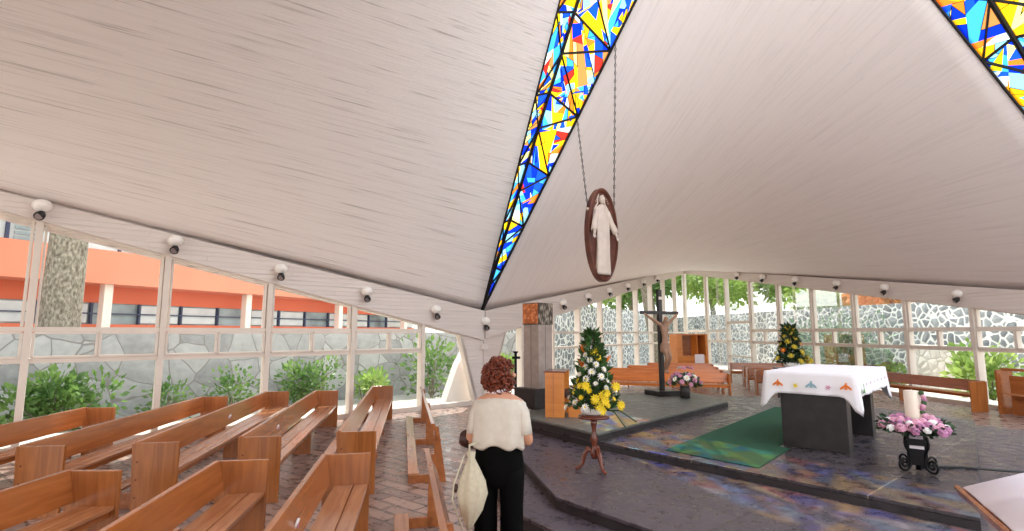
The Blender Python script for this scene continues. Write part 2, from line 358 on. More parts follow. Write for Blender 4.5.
def wall_frame(P,O):
    d=(O-P); d.z=0; L=d.length; d.normalize(); return d,L
EZ=.42   # depth of the edge beam
def ztop(P,O,t,L): return P.z+(O.z-P.z)*t/L-EZ
def uvbox(name,P,dvec,nvec,pts,th,mat,off=0):
    # pts: (distance along, z) polygon, extruded by th along nvec
    m=MB(); n=len(pts)
    for o_ in (off,off+th):
        for t,z in pts: p=Vector((P.x,P.y,0))+dvec*t+nvec*o_; m.v.append((p.x,p.y,z))
    uv=[(t,z) for t,z in pts]*2
    m.f=[tuple(range(n)),tuple(range(n,2*n))[::-1]]+[(i,n+i,n+(i+1)%n,(i+1)%n) for i in range(n)]; m.mi=[0]*len(m.f)
    return m.build(name,mat,uvs=uv)
winc=[0]
def glazed_wall(name,P,O,inward,stops,jamb,door=None,tmax=None,sash=True,top=(1.6,.2),tr=(1.83,1.35)):
    d,L=wall_frame(P,O); nv=Vector(inward); ms=[]
    up=lambda t:top[0]+top[1]*t
    roof=lambda t:P.z+(O.z-P.z)*t/L
    tm=tmax or L
    # edge beam above the glazing, with boards continuing
    pts=[(0,P.z+.03),(0,up(0)),(tm,up(tm)),(tm,roof(tm)+.03)]
    struct(uvbox(name,P,d,nv,pts,.3,M['boards_beam'],-.16))
    B=Vector((P.x,P.y,0))
    def at(t,z,o=0):
        p=B+d*t+nv*o; return Vector((p.x,p.y,z))
    def bar(m,t0,z0,t1,z1,w=.05,dep=.1,o=0):
        a=at(t0,z0,o);b=at(t1,z1,o)
        if abs(t1-t0)<.01: # vertical
            m.hexa([at(t0-w/2,z0,o-dep/2),at(t0+w/2,z0,o-dep/2),at(t0+w/2,z0,o+dep/2),at(t0-w/2,z0,o+dep/2)],
                   [at(t0-w/2,z1,o-dep/2),at(t0+w/2,z1,o-dep/2),at(t0+w/2,z1,o+dep/2),at(t0-w/2,z1,o+dep/2)])
        else: m.beam(a,b,dep,w,(0,0,1))
    for i in range(len(stops)):
        a=jamb[0] if i==0 else stops[i-1]; b=stops[i]
        winc[0]+=1; m=MB(); g=MB(); s_=MB()
        ta=a if i else jamb[0]
        # mullion at b
        bar(m,b,0,b,up(b)+.05,.09,.2)
        if i==0:
            m.beam(at(jamb[1],0),at(jamb[0],up(jamb[0])),.16,.09,tuple(d))
        za=up(ta); zb=up(b)
        bar(m,ta-.02,za,b,zb,.07,.14)
        lo=jamb[1] if i==0 else a
        bar(m,lo,.05,b,.05,.1,.16)
        jt=lambda z: (jamb[1]+(jamb[0]-jamb[1])*z/up(jamb[0])) if i==0 else a
        isdoor=door is not None and i in door
        if i==0:
            g.add([at(jamb[1],.05),at(b,.05),at(b,zb),at(jamb[0],za)],[(0,1,2,3)])
        else:
            T1,T2=tr
            if isdoor: T1,T2=2.2,1.4
            bar(m,a,T1,b,T1,.07,.12); bar(m,a,T2,b,T2,.07,.12)
            if isdoor: bar(m,a,.75,b,.75,.07,.1); bar(m,a,2.25,b,2.25,.05,.12)
            g.add([at(a,.05),at(b,.05),at(b,zb),at(a,za)],[(0,1,2,3)])
            # sashes in the vent band
            if not isdoor and sash:
                mid=(a+b)/2
                for (p,q) in ((a+.07,mid-.02),(mid+.02,b-.07)):
                    for (x0,z0,x1,z1) in ((p,T2+.055,q,T2+.055),(p,T1-.055,q,T1-.055)): bar(s_,x0,z0,x1,z1,.035,.07,.05)
                    for x in (p,q): bar(s_,x,T2+.05,x,T1-.05,.035,.07,.05)
                bar(m,mid,T2,mid,T1,.04,.1)
                bar(m,a+.08,T1+.04,a+.08,up(a+.08),.04,.1); bar(m,b-.08,T1+.04,b-.08,up(b-.08),.03,.1)
        w=struct(m.build('window_%d'%winc[0],M['white_metal']))
        gl=g.build('pane',M['pane'],w); 
        if s_.v: s_.build('sash',M['white_metal'],w)
    return d,L,at,up,roof
BAY=1.715
azn=lambda az:Vector((math.sin(az),math.cos(az),0))
dl,_=wall_frame(P12,O1); inl=Vector((-dl.y,dl.x,0)); 
if inl.dot(Vector((1,-1,0)))<0: inl=-inl
glL=glazed_wall('wall_left',P12,O1,inl,[BAY*k+.03 for k in range(1,11)],(.69,.17),top=(1.58,.222))
db,_=wall_frame(P12,O2); inb=Vector((db.y,-db.x,0))
glB=glazed_wall('wall_back',P12,O2,inb,[1.778*k for k in range(1,10)]+[17.74],(.97,.2),sash=False,top=(1.63,.187),tr=(1.78,1.30))
dr,_=wall_frame(P23,O2); inr=Vector((dr.y,-dr.x,0))
if inr.dot(Vector((-1,0,0)))<0: inr=-inr
LR=(Vector((O2.x,O2.y,0))-Vector((P23.x,P23.y,0))).length
rst=[1.72+1.88*k for k in range(0,9)]
glR=glazed_wall('wall_right',P23,O2,inr,rst+[LR-.02],(.8,.25),door=[len(rst)-2],top=(1.79,.166),tr=(1.88,1.36))
# sloping concrete foot where the two shells come down
def foot(P,d1,j1,d2,j2,z1,z2,name):
    B=Vector((P.x,P.y,0)); top=P.z+.03
    for d,j,zz in ((d1,j1,z1),(d2,j2,z2)):
        nrm=Vector((d.y,-d.x,0)); 
        m=MB(); a=[B,B+d*j[1],B+d*j[0]]
        pts=[(0,0),(j[1]+.02,0),(j[0]+.02,zz),(j[0]+.02,zz+.1),(0,top-.2)]
        o=uvbox(name,P,d,nrm,pts,.16,M['boards_beam'],-.08); struct(o)
foot(P12,dl,(.69,.17),db,(.97,.2),glL[3](.69),glB[3](.97),'wall_corner')
# outside continuation of the foot, a white triangular buttress
m=MB(); B=Vector((P12.x,P12.y,0)); od=-(inl+inb).normalized()
bp=lambda t,o,z:B+dl*t-inl*o+Vector((0,0,z))
m.add([bp(.0,.35,0),bp(.85,.35,0),bp(.47,.35,.95),bp(.0,.35,1.7),bp(.0,.6,0),bp(.85,.6,0),bp(.47,.6,.95),bp(.0,.6,1.7)],[(0,1,2,3),(7,6,5,4),(0,4,5,1),(1,5,6,2),(2,6,7,3),(3,7,4,0)])
struct(m.build('wall_buttress',M['plaster']))
# thermostat box and lamps
def spot(loc,rz,label,tilt=.5):
    e=empty('wall_spotlight',loc,rz,label,'spotlight','white and black spotlights along the roof edge')
    m=MB(); m.ball((0,.1,.085),(.125,.12,.1),16); m.tube([(0,-.0,.06),(0,.12,.04)],.035,8); m.build('mount',M['white_glass'],e,True)
    m=MB(); m.tube([(0,.1,-.01),(0,.13,-.06),(.02,.19,-.1)],[.04,.06,.07],12); o=m.build('lamp_head',M['rubber'],e,True)
    m=MB(); m.tube([(.02,.185,-.1),(.0208,.195,-.104)],.05,12); m.build('lens',M['silver'],o)
    return e
spl=['spotlight above the first full left window bay from the frame edge, nearest the camera','spotlight above the second left window bay, over the pale mullion','spotlight above the third left window bay, before the tree-free orange facade','spotlight above the fourth left window bay, over the low bushes','spotlight above the narrow slanted end pane of the left windows']
def spots(gl,P,inw,stops,labels):
    d,L,at,up,roof=gl; rz=math.atan2(-inw.x,inw.y)
    for t,lb in zip(stops,labels):
        p=at(t,(up(t)+roof(t))/2,.14); spot(p,rz,lb)
spots(glL,P12,inl,[8.6,6.83,5.05,3.26,1.5],['black and white spotlight on the left roof edge, largest, at the left frame edge','black and white spotlight on the left roof edge, second from the frame edge','black and white spotlight on the left roof edge, third from the frame edge','black and white spotlight on the left roof edge, fourth from the frame edge','black and white spotlight on the left roof edge, above the slanted end pane'])
spot(Vector((P12.x,P12.y-.02,1.98))+(inl+inb).normalized()*.05,math.atan2(-(inl+inb).x,(inl+inb).y),'black and white spotlight on the white corner just under the glass strip tip')
ordl=['nearest the stone pillar','second from the stone pillar','third from the stone pillar','fourth from the stone pillar','above the top of the black cross','just right of the black cross top']
spots(glB,P12,inb,[1.778*k+.35 for k in range(2,8)],['small spotlight on the back roof edge, '+s_ for s_ in ordl])
rl=['rightmost, near the right frame edge','second from the right frame edge','third from the right frame edge','fourth from the right frame edge','fifth from the right frame edge','sixth from the right frame edge']
spots(glR,P23,inr,[3.75,5.9,7.75,9.75,11.7,13.5],['black spotlight on the right roof edge, '+s_ for s_ in rl])
m=MB(); m.box((0,0,0),(.2,.06,.13)); m.box((0,-.035,0),(.15,.015,.085)); o=m.build('junction_box',M['plaster'],bevel=.006); place(o,Vector((P12.x,P12.y,1.42))+inb*.12+Vector((-.0,-.02,0)),math.atan2(-(inl+inb).x,(inl+inb).y)); tag(o,'small white box fixed on the white corner below the spotlight','electrical box')

# ------------------------------------------------------------------ stained glass strips
def split(poly,depth,out,rng):
    if len(poly)<3: return
    area=abs(sum(poly[i][0]*poly[(i+1)%len(poly)][1]-poly[(i+1)%len(poly)][0]*poly[i][1] for i in range(len(poly))))/2
    if depth==0 or area<.006: out.append(poly); return
    cx=sum(p[0] for p in poly)/len(poly); cy=sum(p[1] for p in poly)/len(poly)
    r=math.sqrt(area)*.28; cx+=rng.uniform(-r,r); cy+=rng.uniform(-r,r)
    th=rng.choice([rng.uniform(.3,1.1),rng.uniform(1.9,2.7),rng.uniform(0,3.14)]); nx,ny=math.cos(th),math.sin(th)
    A=[];Bp=[];n=len(poly)
    for i in range(n):
        p,q=poly[i],poly[(i+1)%n]; dp=(p[0]-cx)*nx+(p[1]-cy)*ny; dq=(q[0]-cx)*nx+(q[1]-cy)*ny
        (A if dp>=0 else Bp).append(p)
        if dp*dq<0:
            t=dp/(dp-dq); x=(p[0]+(q[0]-p[0])*t,p[1]+(q[1]-p[1])*t); A.append(x);Bp.append(x)
    split(A,depth-1,out,rng); split(Bp,depth-1,out,rng)
def strip(name,P,CL,CR,label,ridge_w=.3,ridge_up=.5,us=None,seed=1):
    rng=random.Random(seed)
    root=empty(name,P,0,label,'stained glass')
    o0=Vector(P)
    L=lambda u:(P*(1-u)+CL*u)-o0; Rr=lambda u:(P*(1-u)+CR*u)-o0
    K=lambda u:(L(u)*(1-ridge_w)+Rr(u)*ridge_w)+Vector((0,0,ridge_up*u))
    g=MB(); bars=MB(); lead=MB()
    def facet(a,b,c,d):
        ex=(b-a); 
        if ex.length<1e-4: ex=(c-d)
        ex.normalize(); nn=ex.cross(d-a).normalized(); ey=nn.cross(ex)
        t2=lambda p:((p-a).dot(ex),(p-a).dot(ey)); t3=lambda q:a+ex*q[0]+ey*q[1]
        out=[]; ar=max(.05,(b-a).length*(d-a).length); dep=min(8,max(2,int(math.log2(ar/.013))))
        split([t2(a),t2(b),t2(c),t2(d)],dep,out,rng)
        last=None
        for pl in out:
            k=rng.choices(range(len(GC)),GW)[0]
            g.add([t3(q) for q in pl],[tuple(range(len(pl)))],k)
            if rng.random()<.22:
                for i in range(len(pl)):
                    a3,b3=t3(pl[i]),t3(pl[(i+1)%len(pl)])
                    if (a3-b3).length>.03: lead.beam(a3,b3,.01,.01,tuple(nn))
    us=us or [0.02,.10,.2,.31,.43,.555,.69,.835,1.0]
    for i in range(len(us)-1):
        u0,u1=us[i],us[i+1]
        facet(L(u0),K(u0),K(u1),L(u1)); facet(K(u0),Rr(u0),Rr(u1),K(u1))
        um=(u0+u1)/2
        for a,b in ((L(u1),K(u1)),(K(u1),Rr(u1)),(Rr(u0),K(um)),(K(um),Rr(u1)),(K(um),L(u0)),(K(um),L(u1))): bars.beam(a,b,.03,.045)
    bars2=MB(); bars2.tube([K(.0),K(1)],.045,8); bars2.tube([L(0),L(1)],.025,6); bars2.tube([Rr(0),Rr(1)],.035,6)
    g.build('glass_pieces',M['stained'],root); bars2.build('ridge_bar',M['lead'],root); bars.build('frame_bars',M['lead'],root); lead.build('lead_lines',M['lead'],root)
    return root
strip('stained_glass_strip',P12,C1,C2,'long tapering blue and yellow stained glass strip running down the middle of the roof',seed=5)
strip('stained_glass_strip',P23,C2,Vector((6.0,5.6,12.5)),'blue and yellow stained glass strip at the top right corner of the roof',seed=9)

# ------------------------------------------------------------------ floor and platforms
m=MB(); m.prism([(-18,-4),(14,-4),(14,12),(P23.x,P23.y),(O2.x+.1,O2.y+.2),(P12.x,P12.y),(-15.3,1.5),(-18,-1)],-.15,0); struct(m.build('floor',M['brick']))
def platform(name,poly,z0,z1,mat,cat=None):
    m=MB(); m.prism(poly,z0,z1-.035); 
    n=len(poly); a=sum(poly[i][0]*poly[(i+1)%n][1]-poly[(i+1)%n][0]*poly[i][1] for i in range(n))
    o=m.build(name,M['riser']); struct(o)
    m=MB(); m.prism(poly,z1-.034,z1); t=m.build('floor_slabs',mat,o,bevel=.006); return o
A_=[(-.55,8.3),(-.03,5.13),(.35,4.58),(2.5,1.9),(4.2,-.2),(10,-.2),(10.6,7.5),(7.9,9.4),(6.9,10.6),(2.,12.2),(-.2,9.6)]
platform('floor_step',[(-.5,8.3),(-.03,5.13),(.35,4.58),(2.6,1.8),(4.4,-.4),(9.8,1.5),(10.4,6.5),(7.8,9.1),(5.9,12.3),(2.,12.0),(-.2,9.4)],0,.16,M['slab'])
platform('floor_lower_platform',[(-.13,8.4),(.12,6.6),(.41,5.12),(1.1,4.27),(2.9,2.05),(4.6,.1),(9.4,1.8),(10.,6.3),(7.65,8.9),(5.8,12.2),(2.1,11.9),(-.05,9.2)],.16,.27,M['slab'])
platform('floor_upper_platform',[(0.02,8.75),(1.11,7.15),(3.59,4.26),(6.13,7.2),(7.45,8.75),(6.9,10.35),(5.7,12.0),(4.1,12.3),(2.1,11.8)],.27,.37,M['slab2'])
platform('floor_dais',[(-.02,8.75),(1.11,7.08),(4.13,10.35),(3.95,12.05),(2.15,11.65)],.37,.48,M['slab3'])
m=MB(); m.prism([(1.85,6.6),(2.58,5.74),(3.38,6.66),(3.31,6.80),(4.6,8.28),(5.5,9.6),(5.0,10.3)],.371,.379); o=m.build('carpet',M['carpet']); tag(o,'dark green carpet lying in front of the altar on the slate platform','carpet')

# ------------------------------------------------------------------ pews
def trapezoid(m,x,th,y0,y1,z0,z1,lean=0):
    m.hexa([(x,y0,z0),(x+th,y0,z0),(x+th,y1,z0),(x,y1,z0)],[(x,y0-lean,z1),(x+th,y0-lean,z1),(x+th,y1,z1),(x,y1,z1)])
def pew(a,b,label,group,side=1,badge=False,kneeler=True,mat='wood',h=.69,W_=.42):
    # a,b: near/far ends of the back rest line; seat lies on the right of a->b when side=-1
    a=Vector((a[0],a[1],0));b=Vector((b[0],b[1],0)); L=(b-a).length; rz=math.atan2(b.y-a.y,b.x-a.x)
    e=empty('pew',a,rz,label,'pew',group); s=side
    def yy(v): return v*s
    def part(name,fn,mt=mat,bevel=.004,sm=False,parent=e):
        m=MB(); fn(m)
        if s<0:
            m.v=[(x,-y,z) for x,y,z in m.v]; m.f=[f[::-1] for f in m.f]
        return m.build(name,M[mt],parent,sm,bevel)
    for x in (0,L-.038):
        o=part('end_panel',lambda m:trapezoid(m,x,.038,0.02,W_,0,h-.01,.03),'wood_v')
        if x==0 and group in (GF,GN):
            for z in (.16,.33,.5): part('dowel',lambda m:m.tube([(x-.004,.05,z),(x+.02,.05,z)],.009,8),'wood_red',0,True,o)
    part('backrest',lambda m:m.hexa([(.039,.045,h-.25),(L-.039,.045,h-.25),(L-.039,.085,h-.25),(.039,.085,h-.25)],[(.039,-.005,h),(L-.039,-.005,h),(L-.039,.035,h),(.039,.035,h)]))
    part('seat',lambda m:(m.box((L/2,.19,.395),(L-.08,.17,.032)),m.box((L/2,.345,.395),(L-.08,.12,.032))),'wood_seat_glare')
    part('seat_rail',lambda m:m.box((L/2,.36,.35),(L-.08,.03,.055)))
    n=max(1,int(L/2.4))
    for k in range(1,n+1):
        x=L*k/(n+1); part('support',lambda m:trapezoid(m,x,.035,.08,.34,0,.375),'wood_v')
    if badge:
        x=L*.5 if badge is True else badge
        o=part('badge',lambda m:m.tube([(x,.064,h-.14),(x,.078,h-.145)],.034,20),'white_petal',0,True)
        part('badge_ring',lambda m:m.tube([(x+.02*math.cos(t*.524),.078,h-.145+.02*math.sin(t*.524)) for t in range(12)],.004,6,closed=True),'mauve',0,True,o)
    if kneeler:
        part('kneeler',lambda m:m.box((L/2,-.26,.175),(L-.3,.14,.03)),'wood_seat_glare')
        for x in (.2,L-.24): part('kneeler_bracket',lambda m:m.hexa([(x,-.34,0),(x+.04,-.34,0),(x+.04,.0,0),(x,.0,0)],[(x,-.32,.158),(x+.04,-.32,.158),(x+.04,.0,.158),(x,.0,.158)]))
    return e
GF='pews between the aisle and the left windows'; GN='pews in the near left block'
# seat on the side of the altar (right of the a->b direction) -> side=-1
pew((-6.6,2.6),(-7.1,7.0),'wooden pew at the left frame edge, only its window end showing',GF,-1)
pew((-5.75,3.9),(-6.3,8.0),'wooden pew by the left windows, its near end cut by the left frame edge',GF,-1)
pew((-4.8,5.3),(-5.36,9.35),'long wooden pew by the left windows with its end panel nearest the left frame edge',GF,-1)
pew((-3.78,5.45),(-4.62,10.13),'long wooden pew by the left windows, second full one from the left frame edge',GF,-1,badge=2.6)
pew((-2.88,5.75),(-3.75,10.3),'long wooden pew by the left windows, third full one from the left frame edge',GF,-1,badge=1.4)
pew((-1.94,6.05),(-2.9,11.2),'wooden pew by the left windows, rightmost of its block, nearest the kneeling rail',GF,-1)
pew((-3.5,.9),(-3.57,4.44),'wooden pew in the bottom left corner of the picture, cut by the left frame edge',GN,-1)
pew((-1.95,.9),(-2.55,4.75),'wooden pew at the bottom left, second from the bottom left corner',GN,-1)
pew((-.98,.9),(-1.72,4.99),'wooden pew at the bottom of the picture with a round disc on its backrest',GN,-1,badge=2.75,kneeler=False)
def rail(a,b,label):
    a=Vector((a[0],a[1],0));b=Vector((b[0],b[1],0)); L=(b-a).length; rz=math.atan2(b.y-a.y,b.x-a.x)
    e=empty('kneeling_rail',a,rz,label,'kneeler','front kneeling rails'); h=.69
    m=MB(); m.hexa([(0,-.09,h-.2),(L,-.09,h-.2),(L,-.05,h-.2),(0,-.05,h-.2)],[(0,-.01,h),(L,-.01,h),(L,.035,h),(0,.035,h)]); m.build('top_board',M['wood'],e,False,.004)
    for x in (.04,L*.5,L-.08):
        m=MB(); m.hexa([(x,-.16,0),(x+.04,-.16,0),(x+.04,.0,0),(x,.0,0)],[(x,-.06,h-.04),(x+.04,-.06,h-.04),(x+.04,-.015,h-.04),(x,-.015,h-.04)]); m.build('support',M['wood'],e,False,.003)
        m=MB(); m.box((x+.02,.12,.045),(.04,.34,.09)); m.build('foot',M['wood'],e,False,.003)
    m=MB(); m.box((L/2,.23,.105),(L-.05,.13,.03)); m.build('kneeler',M['wood_seat_glare'],e,False,.006)
rail((-.94,6.55),(-1.83,10.9),'wooden kneeling rail ahead of the far left pews, glare on its low kneeler')
rail((-.02,1.4),(-.8,5.2),'wooden kneeling rail at the bottom of the picture, left of the woman')
GB='pews behind the cross facing the altar'
lb=['nearest row behind the cross, in front of the others','second row behind the cross','third row behind the cross','fourth and last row behind the cross']
for k,(a,b) in enumerate([((2.4,15.6),(5.9,14.65)),((2.95,16.85),(6.25,16.0)),((3.9,18.1),(6.65,17.4)),((4.95,19.6),(7.1,19.0))]):
    pew(a,b,'long orange-brown pew, '+lb[k],GB,-1,kneeler=False,mat='wood_sunlit')
lb=['first row from the altar','second row from the altar','third row from the altar','fourth row from the altar','last row below the rubble wall']
for k,(a,b) in enumerate([((7.06,15.0),(8.75,14.5)),((7.2,16.0),(8.95,15.5)),((7.4,17.0),(9.1,16.5)),((7.75,18.1),(9.3,17.7)),((7.9,19.6),(9.7,19.2))]):
    pew(a,b,'short wooden pew left of the potted plant, '+lb[k],'short pews in the back right block',-1,kneeler=False)
pew((10.3,16.3),(10.75,12.2),'long dark wooden bench along the right windows behind the paschal candle',None,-1,kneeler=False,mat='wood_dark')
# wooden cabinet at right edge
e=empty('wooden_chair',(11.0,11.6,0),R(-83),'wooden chair-like unit with a broad top rail at the right frame edge by the windows','chair')
m=MB(); m.box((0,0,.42),(.5,.05,.84)); m.build('side_panel',M['wood'],e,False,.004)
m=MB(); m.box((.7,0,.42),(.05,.5,.84)); m.build('side_panel',M['wood'],e,False,.004)
m=MB(); m.box((.3,-.0,.97),(1.4,.08,.06)); m.build('top_rail',M['wood'],e,False,.004)
m=MB(); m.box((.25,-.02,.45),(.9,.4,.04)); m.build('seat',M['wood_seat_glare'],e,False,.004)
m=MB(); m.box((-.38,0,.48),(.05,.4,.96)); m.build('end_panel',M['wood'],e,False,.004)
# confessional
e=empty('wooden_confessional',(6.95,20.8,0),R(12),'tall orange wooden booth with an open niche behind the back pews','booth')
m=MB(); m.box((-.62,0,.86),(.22,.6,1.72)); m.build('side_panel',M['wood_orange'],e,False,.005)
m=MB(); m.box((.52,0,.86),(.1,.6,1.72)); m.build('side_panel',M['wood_orange'],e,False,.005)
m=MB(); m.box((-.02,.27,.86),(.98,.06,1.72)); m.build('back_panel',M['wood'],e,False,.003)
m=MB(); m.box((-.02,-.0,.45),(.98,.56,.9)); m.build('lower_box',M['wood_orange'],e,False,.005)
m=MB(); m.box((-.02,-.0,1.70),(.98,.56,.05)); m.build('top',M['wood_orange'],e,False,.005)
m=MB(); m.box((.2,-.285,.78),(.4,.01,.34)); m.build('notice',M['paper'],e)
m=MB(); m.box((.1,-.1,1.2),(.04,.3,.95),R(20)); m.build('divider',M['wood_orange'],e)

# ------------------------------------------------------------------ altar
def axes(rz): return Matrix.Rotation(rz,4,'Z')
aR=math.atan2(-.68,.73)   # local x along front edge towards the right, y away
AL=empty('altar',(3.42,6.82,.37),aR,'dark stone altar block draped with a white cloth, on the slate platform','altar')
m=MB(); m.box((.32,.14,.42),(.72,.22,.84)); m.build('front_slab',M['stone_dark'],AL,False,.006)
m=MB(); m.box((.32,1.62,.42),(.72,.2,.84)); m.build('rear_slab',M['stone_dark'],AL,False,.006)
m=MB(); m.box((.2,.88,.42),(.3,1.26,.8)); m.build('core_slab',M['stone_dark'],AL,False,.006)
m=MB(); m.box((.33,.88,.875),(.94,1.98,.07)); m.build('altar_top',M['stone_dark'],AL,False,.006)
# cloth
def cloth():
    x0,x1,y0,y1=-.165,.825,-.14,1.9; zt=.925
    nx,ny=24,44; top=[]; m=MB()
    for j in range(ny+1):
        for i in range(nx+1): m.v.append((x0+(x1-x0)*i/nx,y0+(y1-y0)*j/ny,zt+.002*math.sin(i*1.7+j)))
    for j in range(ny):
        for i in range(nx): k=j*(nx+1)+i; m.f.append((k,k+1,k+nx+2,k+nx+1))
    peri=[(i,0) for i in range(nx+1)]+[(nx,j) for j in range(1,ny+1)]+[(i,ny) for i in range(nx-1,-1,-1)]+[(0,j) for j in range(ny-1,0,-1)]
    n=len(peri); rows=9; idx=[[j*(nx+1)+i for i,j in peri]]
    cx,cy=(x0+x1)/2,(y0+y1)/2
    for r in range(1,rows+1):
        f=r/rows; row=[]
        for q,(i,j) in enumerate(peri):
            x=x0+(x1-x0)*i/nx; y=y0+(y1-y0)*j/ny
            ox=(1 if i==nx else -1 if i==0 else 0); oy=(1 if j==ny else -1 if j==0 else 0)
            dc=min(math.hypot((x-cxx),(y-cyy)) for cxx in (x0,x1) for cyy in (y0,y1))
            w=math.exp(-(dc/.075)**2); drop=.25+.2*w
            # corners flare diagonally
            if ox==0 and w>.02: ox=(1 if x>cx else -1)*w*.6
            if oy==0 and w>.02: oy=(1 if y>cy else -1)*w*.6
            wav=.013*math.sin(q*.55)*f+.009*math.sin(q*1.3)*f
            fl=(.02+wav*.8+.03*w)*f
            m.v.append((x+ox*fl+(.006*math.sin(q*.9)*f if oy else 0),y+oy*fl,zt-.004-drop*f)); row.append(len(m.v)-1)
        idx.append(row)
    for r in range(rows):
        for q in range(n): q2=(q+1)%n; m.f.append((idx[r][q],idx[r+1][q],idx[r+1][q2],idx[r][q2]))
    m.mi=[0]*len(m.f); return m
cl=cloth().build('altar_cloth',M['cloth'],None,True); place(cl,(3.42,6.82,.37),aR)
so=cl.modifiers.new('solid','SOLIDIFY'); so.thickness=.004; so.offset=1
tag(cl,'white altar cloth with embroidered coloured birds and flowers on its hem','altar cloth')
def embro():
    fr=[('orange_petal',.0,'bird'),('yellow',.2,'flower'),('emb_blue',.37,'bird'),('pink',.55,'flower'),('orange_petal',.73,'bird')]
    M['emb_blue']=plain('pale_blue_thread',(150,186,196),.8); M['emb_green']=plain('green_thread',(110,160,90),.8)
    def motif(kind,mt,T):
        m=MB()
        def P(x,z): return T@Vector((x,0,z))
        if kind=='bird':
            shp=[[(-.008,.0),(.012,.0),(.01,.05),(-.006,.05)],[(-.01,.01),(-.06,-.02),(-.055,.008),(-.005,.045)],[(.01,.01),(.06,-.02),(.055,.008),(.008,.045)],[(-.02,-.012),(.02,-.012),(.012,.0),(-.012,.0)],[(0,.045),(.018,.052),(.008,.066),(-.006,.06)]]
        else:
            shp=[[(0,0),(.016*math.cos(a-.5),.016*math.sin(a-.5)),(.034*math.cos(a),.034*math.sin(a)),(.016*math.cos(a+.5),.016*math.sin(a+.5))] for a in [k*math.pi/3 for k in range(6)]]
        for s_ in shp:
            n=len(s_); vs=[P(x,z) for x,z in s_]+[T@Vector((x,-.003,z)) for x,z in s_]
            m.add(vs,[tuple(range(n)),tuple(range(n,2*n))[::-1]])
        m.build('embroidery',M[mt],cl)
    for mt,x,k in fr: motif(k,mt,Matrix.Translation((x,-.178,.77)))
    rt=[('mauve',.25),('mauve',.5),('emb_green',.08),('pink',.75),('mauve',1.0),('mauve',1.25),('mauve',1.5),('pink',1.72)]
    for mt,y in rt: motif('flower',mt,Matrix.Translation((.862,y,.80))@Matrix.Rotation(R(90),4,'Z')@Matrix.Scale(.7,4))
    motif('bird','emb_green',Matrix.Translation((.865,.06,.72))@Matrix.Rotation(R(90),4,'Z'))
embro()

# ------------------------------------------------------------------ flowers
def daisy(mt,centre,r=.035,petals=10,layers=1):
    m=MB()
    for l in range(layers):
        for k in range(petals):
            a=2*math.pi*k/petals+l*.3; w=math.pi/petals*.9; rr=r*(1-.25*l)
            m.add([(0,0,.004*l),(rr*.6*math.cos(a-w),rr*.6*math.sin(a-w),.008+.008*l),(rr*math.cos(a),rr*math.sin(a),.004+.012*l),(rr*.6*math.cos(a+w),rr*.6*math.sin(a+w),.008+.008*l)],[(0,1,2,3)])
    m.ball((0,0,.008),(r*.25,r*.25,r*.18),8,1)
    return m
def arrangement(root,spec,fol_mat,fol_fn,nl,leafsize,seed):
    """spec: list of (part name, mesh, [(pos,normal)])"""
    rng=random.Random(seed); m=MB()
    for _ in range(nl):
        p,d=fol_fn(rng); d=d.normalized(); s=d.orthogonal().normalized(); s.rotate(Matrix.Rotation(rng.uniform(0,6.28),3,d)); l=leafsize*rng.uniform(.6,1.5); w=l*.22
        m.add([p,p+d*l*.5+s*w,p+d*l,p+d*l*.5-s*w],[(0,1,2,3)])
    o=m.build('foliage',fol_mat,root); o['kind']='stuff'
def headdir(p,d):
    return Matrix.Translation(p)@Vector(d).normalized().to_track_quat('Z','Y').to_matrix().to_4x4()
def put_heads(root,meshes,pts):
    cache={}
    for (nm,key,p,d,sc) in pts:
        if key not in cache: 
            mb,mats=meshes[key]; o=mb.build(nm,mats,root); cache[key]=o
        else: o=cache[key].copy(); C.objects.link(o); o.parent=root
        o.matrix_basis=headdir(p,d)@Matrix.Scale(sc,4)
def lobe(): 
    m=MB()
    for k in range(6):
        a=k*math.pi/3; 
        for (r0,z0) in ((.9,.0),(.55,.35)):
            m.ball((.018*r0*math.cos(a+z0*2),.018*r0*math.sin(a+z0*2),z0*.03),(.017,.017,.012),6)
    m.ball((0,0,.016),(.014,.014,.014),6); return m
# side table with tall arrangement
tb=empty('pedestal_table',(.91,6.05,.27),0,'small turned wooden tripod table carrying the tall yellow flower arrangement','side table')
m=MB(); m.lathe([(.02,.56),(.17,.565),(.175,.58),(.17,.595),(.02,.6)],24); m.build('table_top',M['wood_red'],tb,True)
m=MB(); m.lathe([(.03,.13),(.045,.17),(.05,.2),(.03,.24),(.025,.28),(.045,.33),(.03,.38),(.022,.44),(.035,.5),(.04,.56)],16); m.build('turned_column',M['wood_red'],tb,True)
for k in range(3):
    a=R(-90+k*120+25); pr=[(.02,.2),(.07,.235),(.11,.17),(.13,.08),(.17,.03),(.21,.022)]
    m=MB(); m.tube([(r*math.cos(a),r*math.sin(a),z) for r,z in pr],[.028,.03,.026,.02,.018,.02],10); m.build('leg',M['wood_red'],tb,True)
fa=empty('flower_arrangement',(.91,6.05,.871),0,'tall cone of yellow and white flowers with orange blooms on the tripod table','flower arrangement')
m=MB(); m.lathe([(.06,0),(.13,.02),(.15,.06),(.13,.08)],20); m.build('bowl',M['white_petal'],fa,True)
m=MB(); m.ball((0,0,.1),(.11,.11,.08),12); m.lathe([(.09,.05),(.07,.3),(.03,.6),(.01,.75)],10); m.build('foam_core',M['dark_leaf'],fa,True)
def cone(rng,z0=.05,z1=.85,r0=.33,r1=.07):
    t=rng.random()**1.2; a=rng.uniform(0,6.28); r=(r0*(1-t)+r1*t)*rng.uniform(.25,1); z=z0+(z1-z0)*t
    return Vector((r*math.cos(a)+.0,r*math.sin(a),z)),Vector((math.cos(a),math.sin(a),rng.uniform(.1,1.6)))
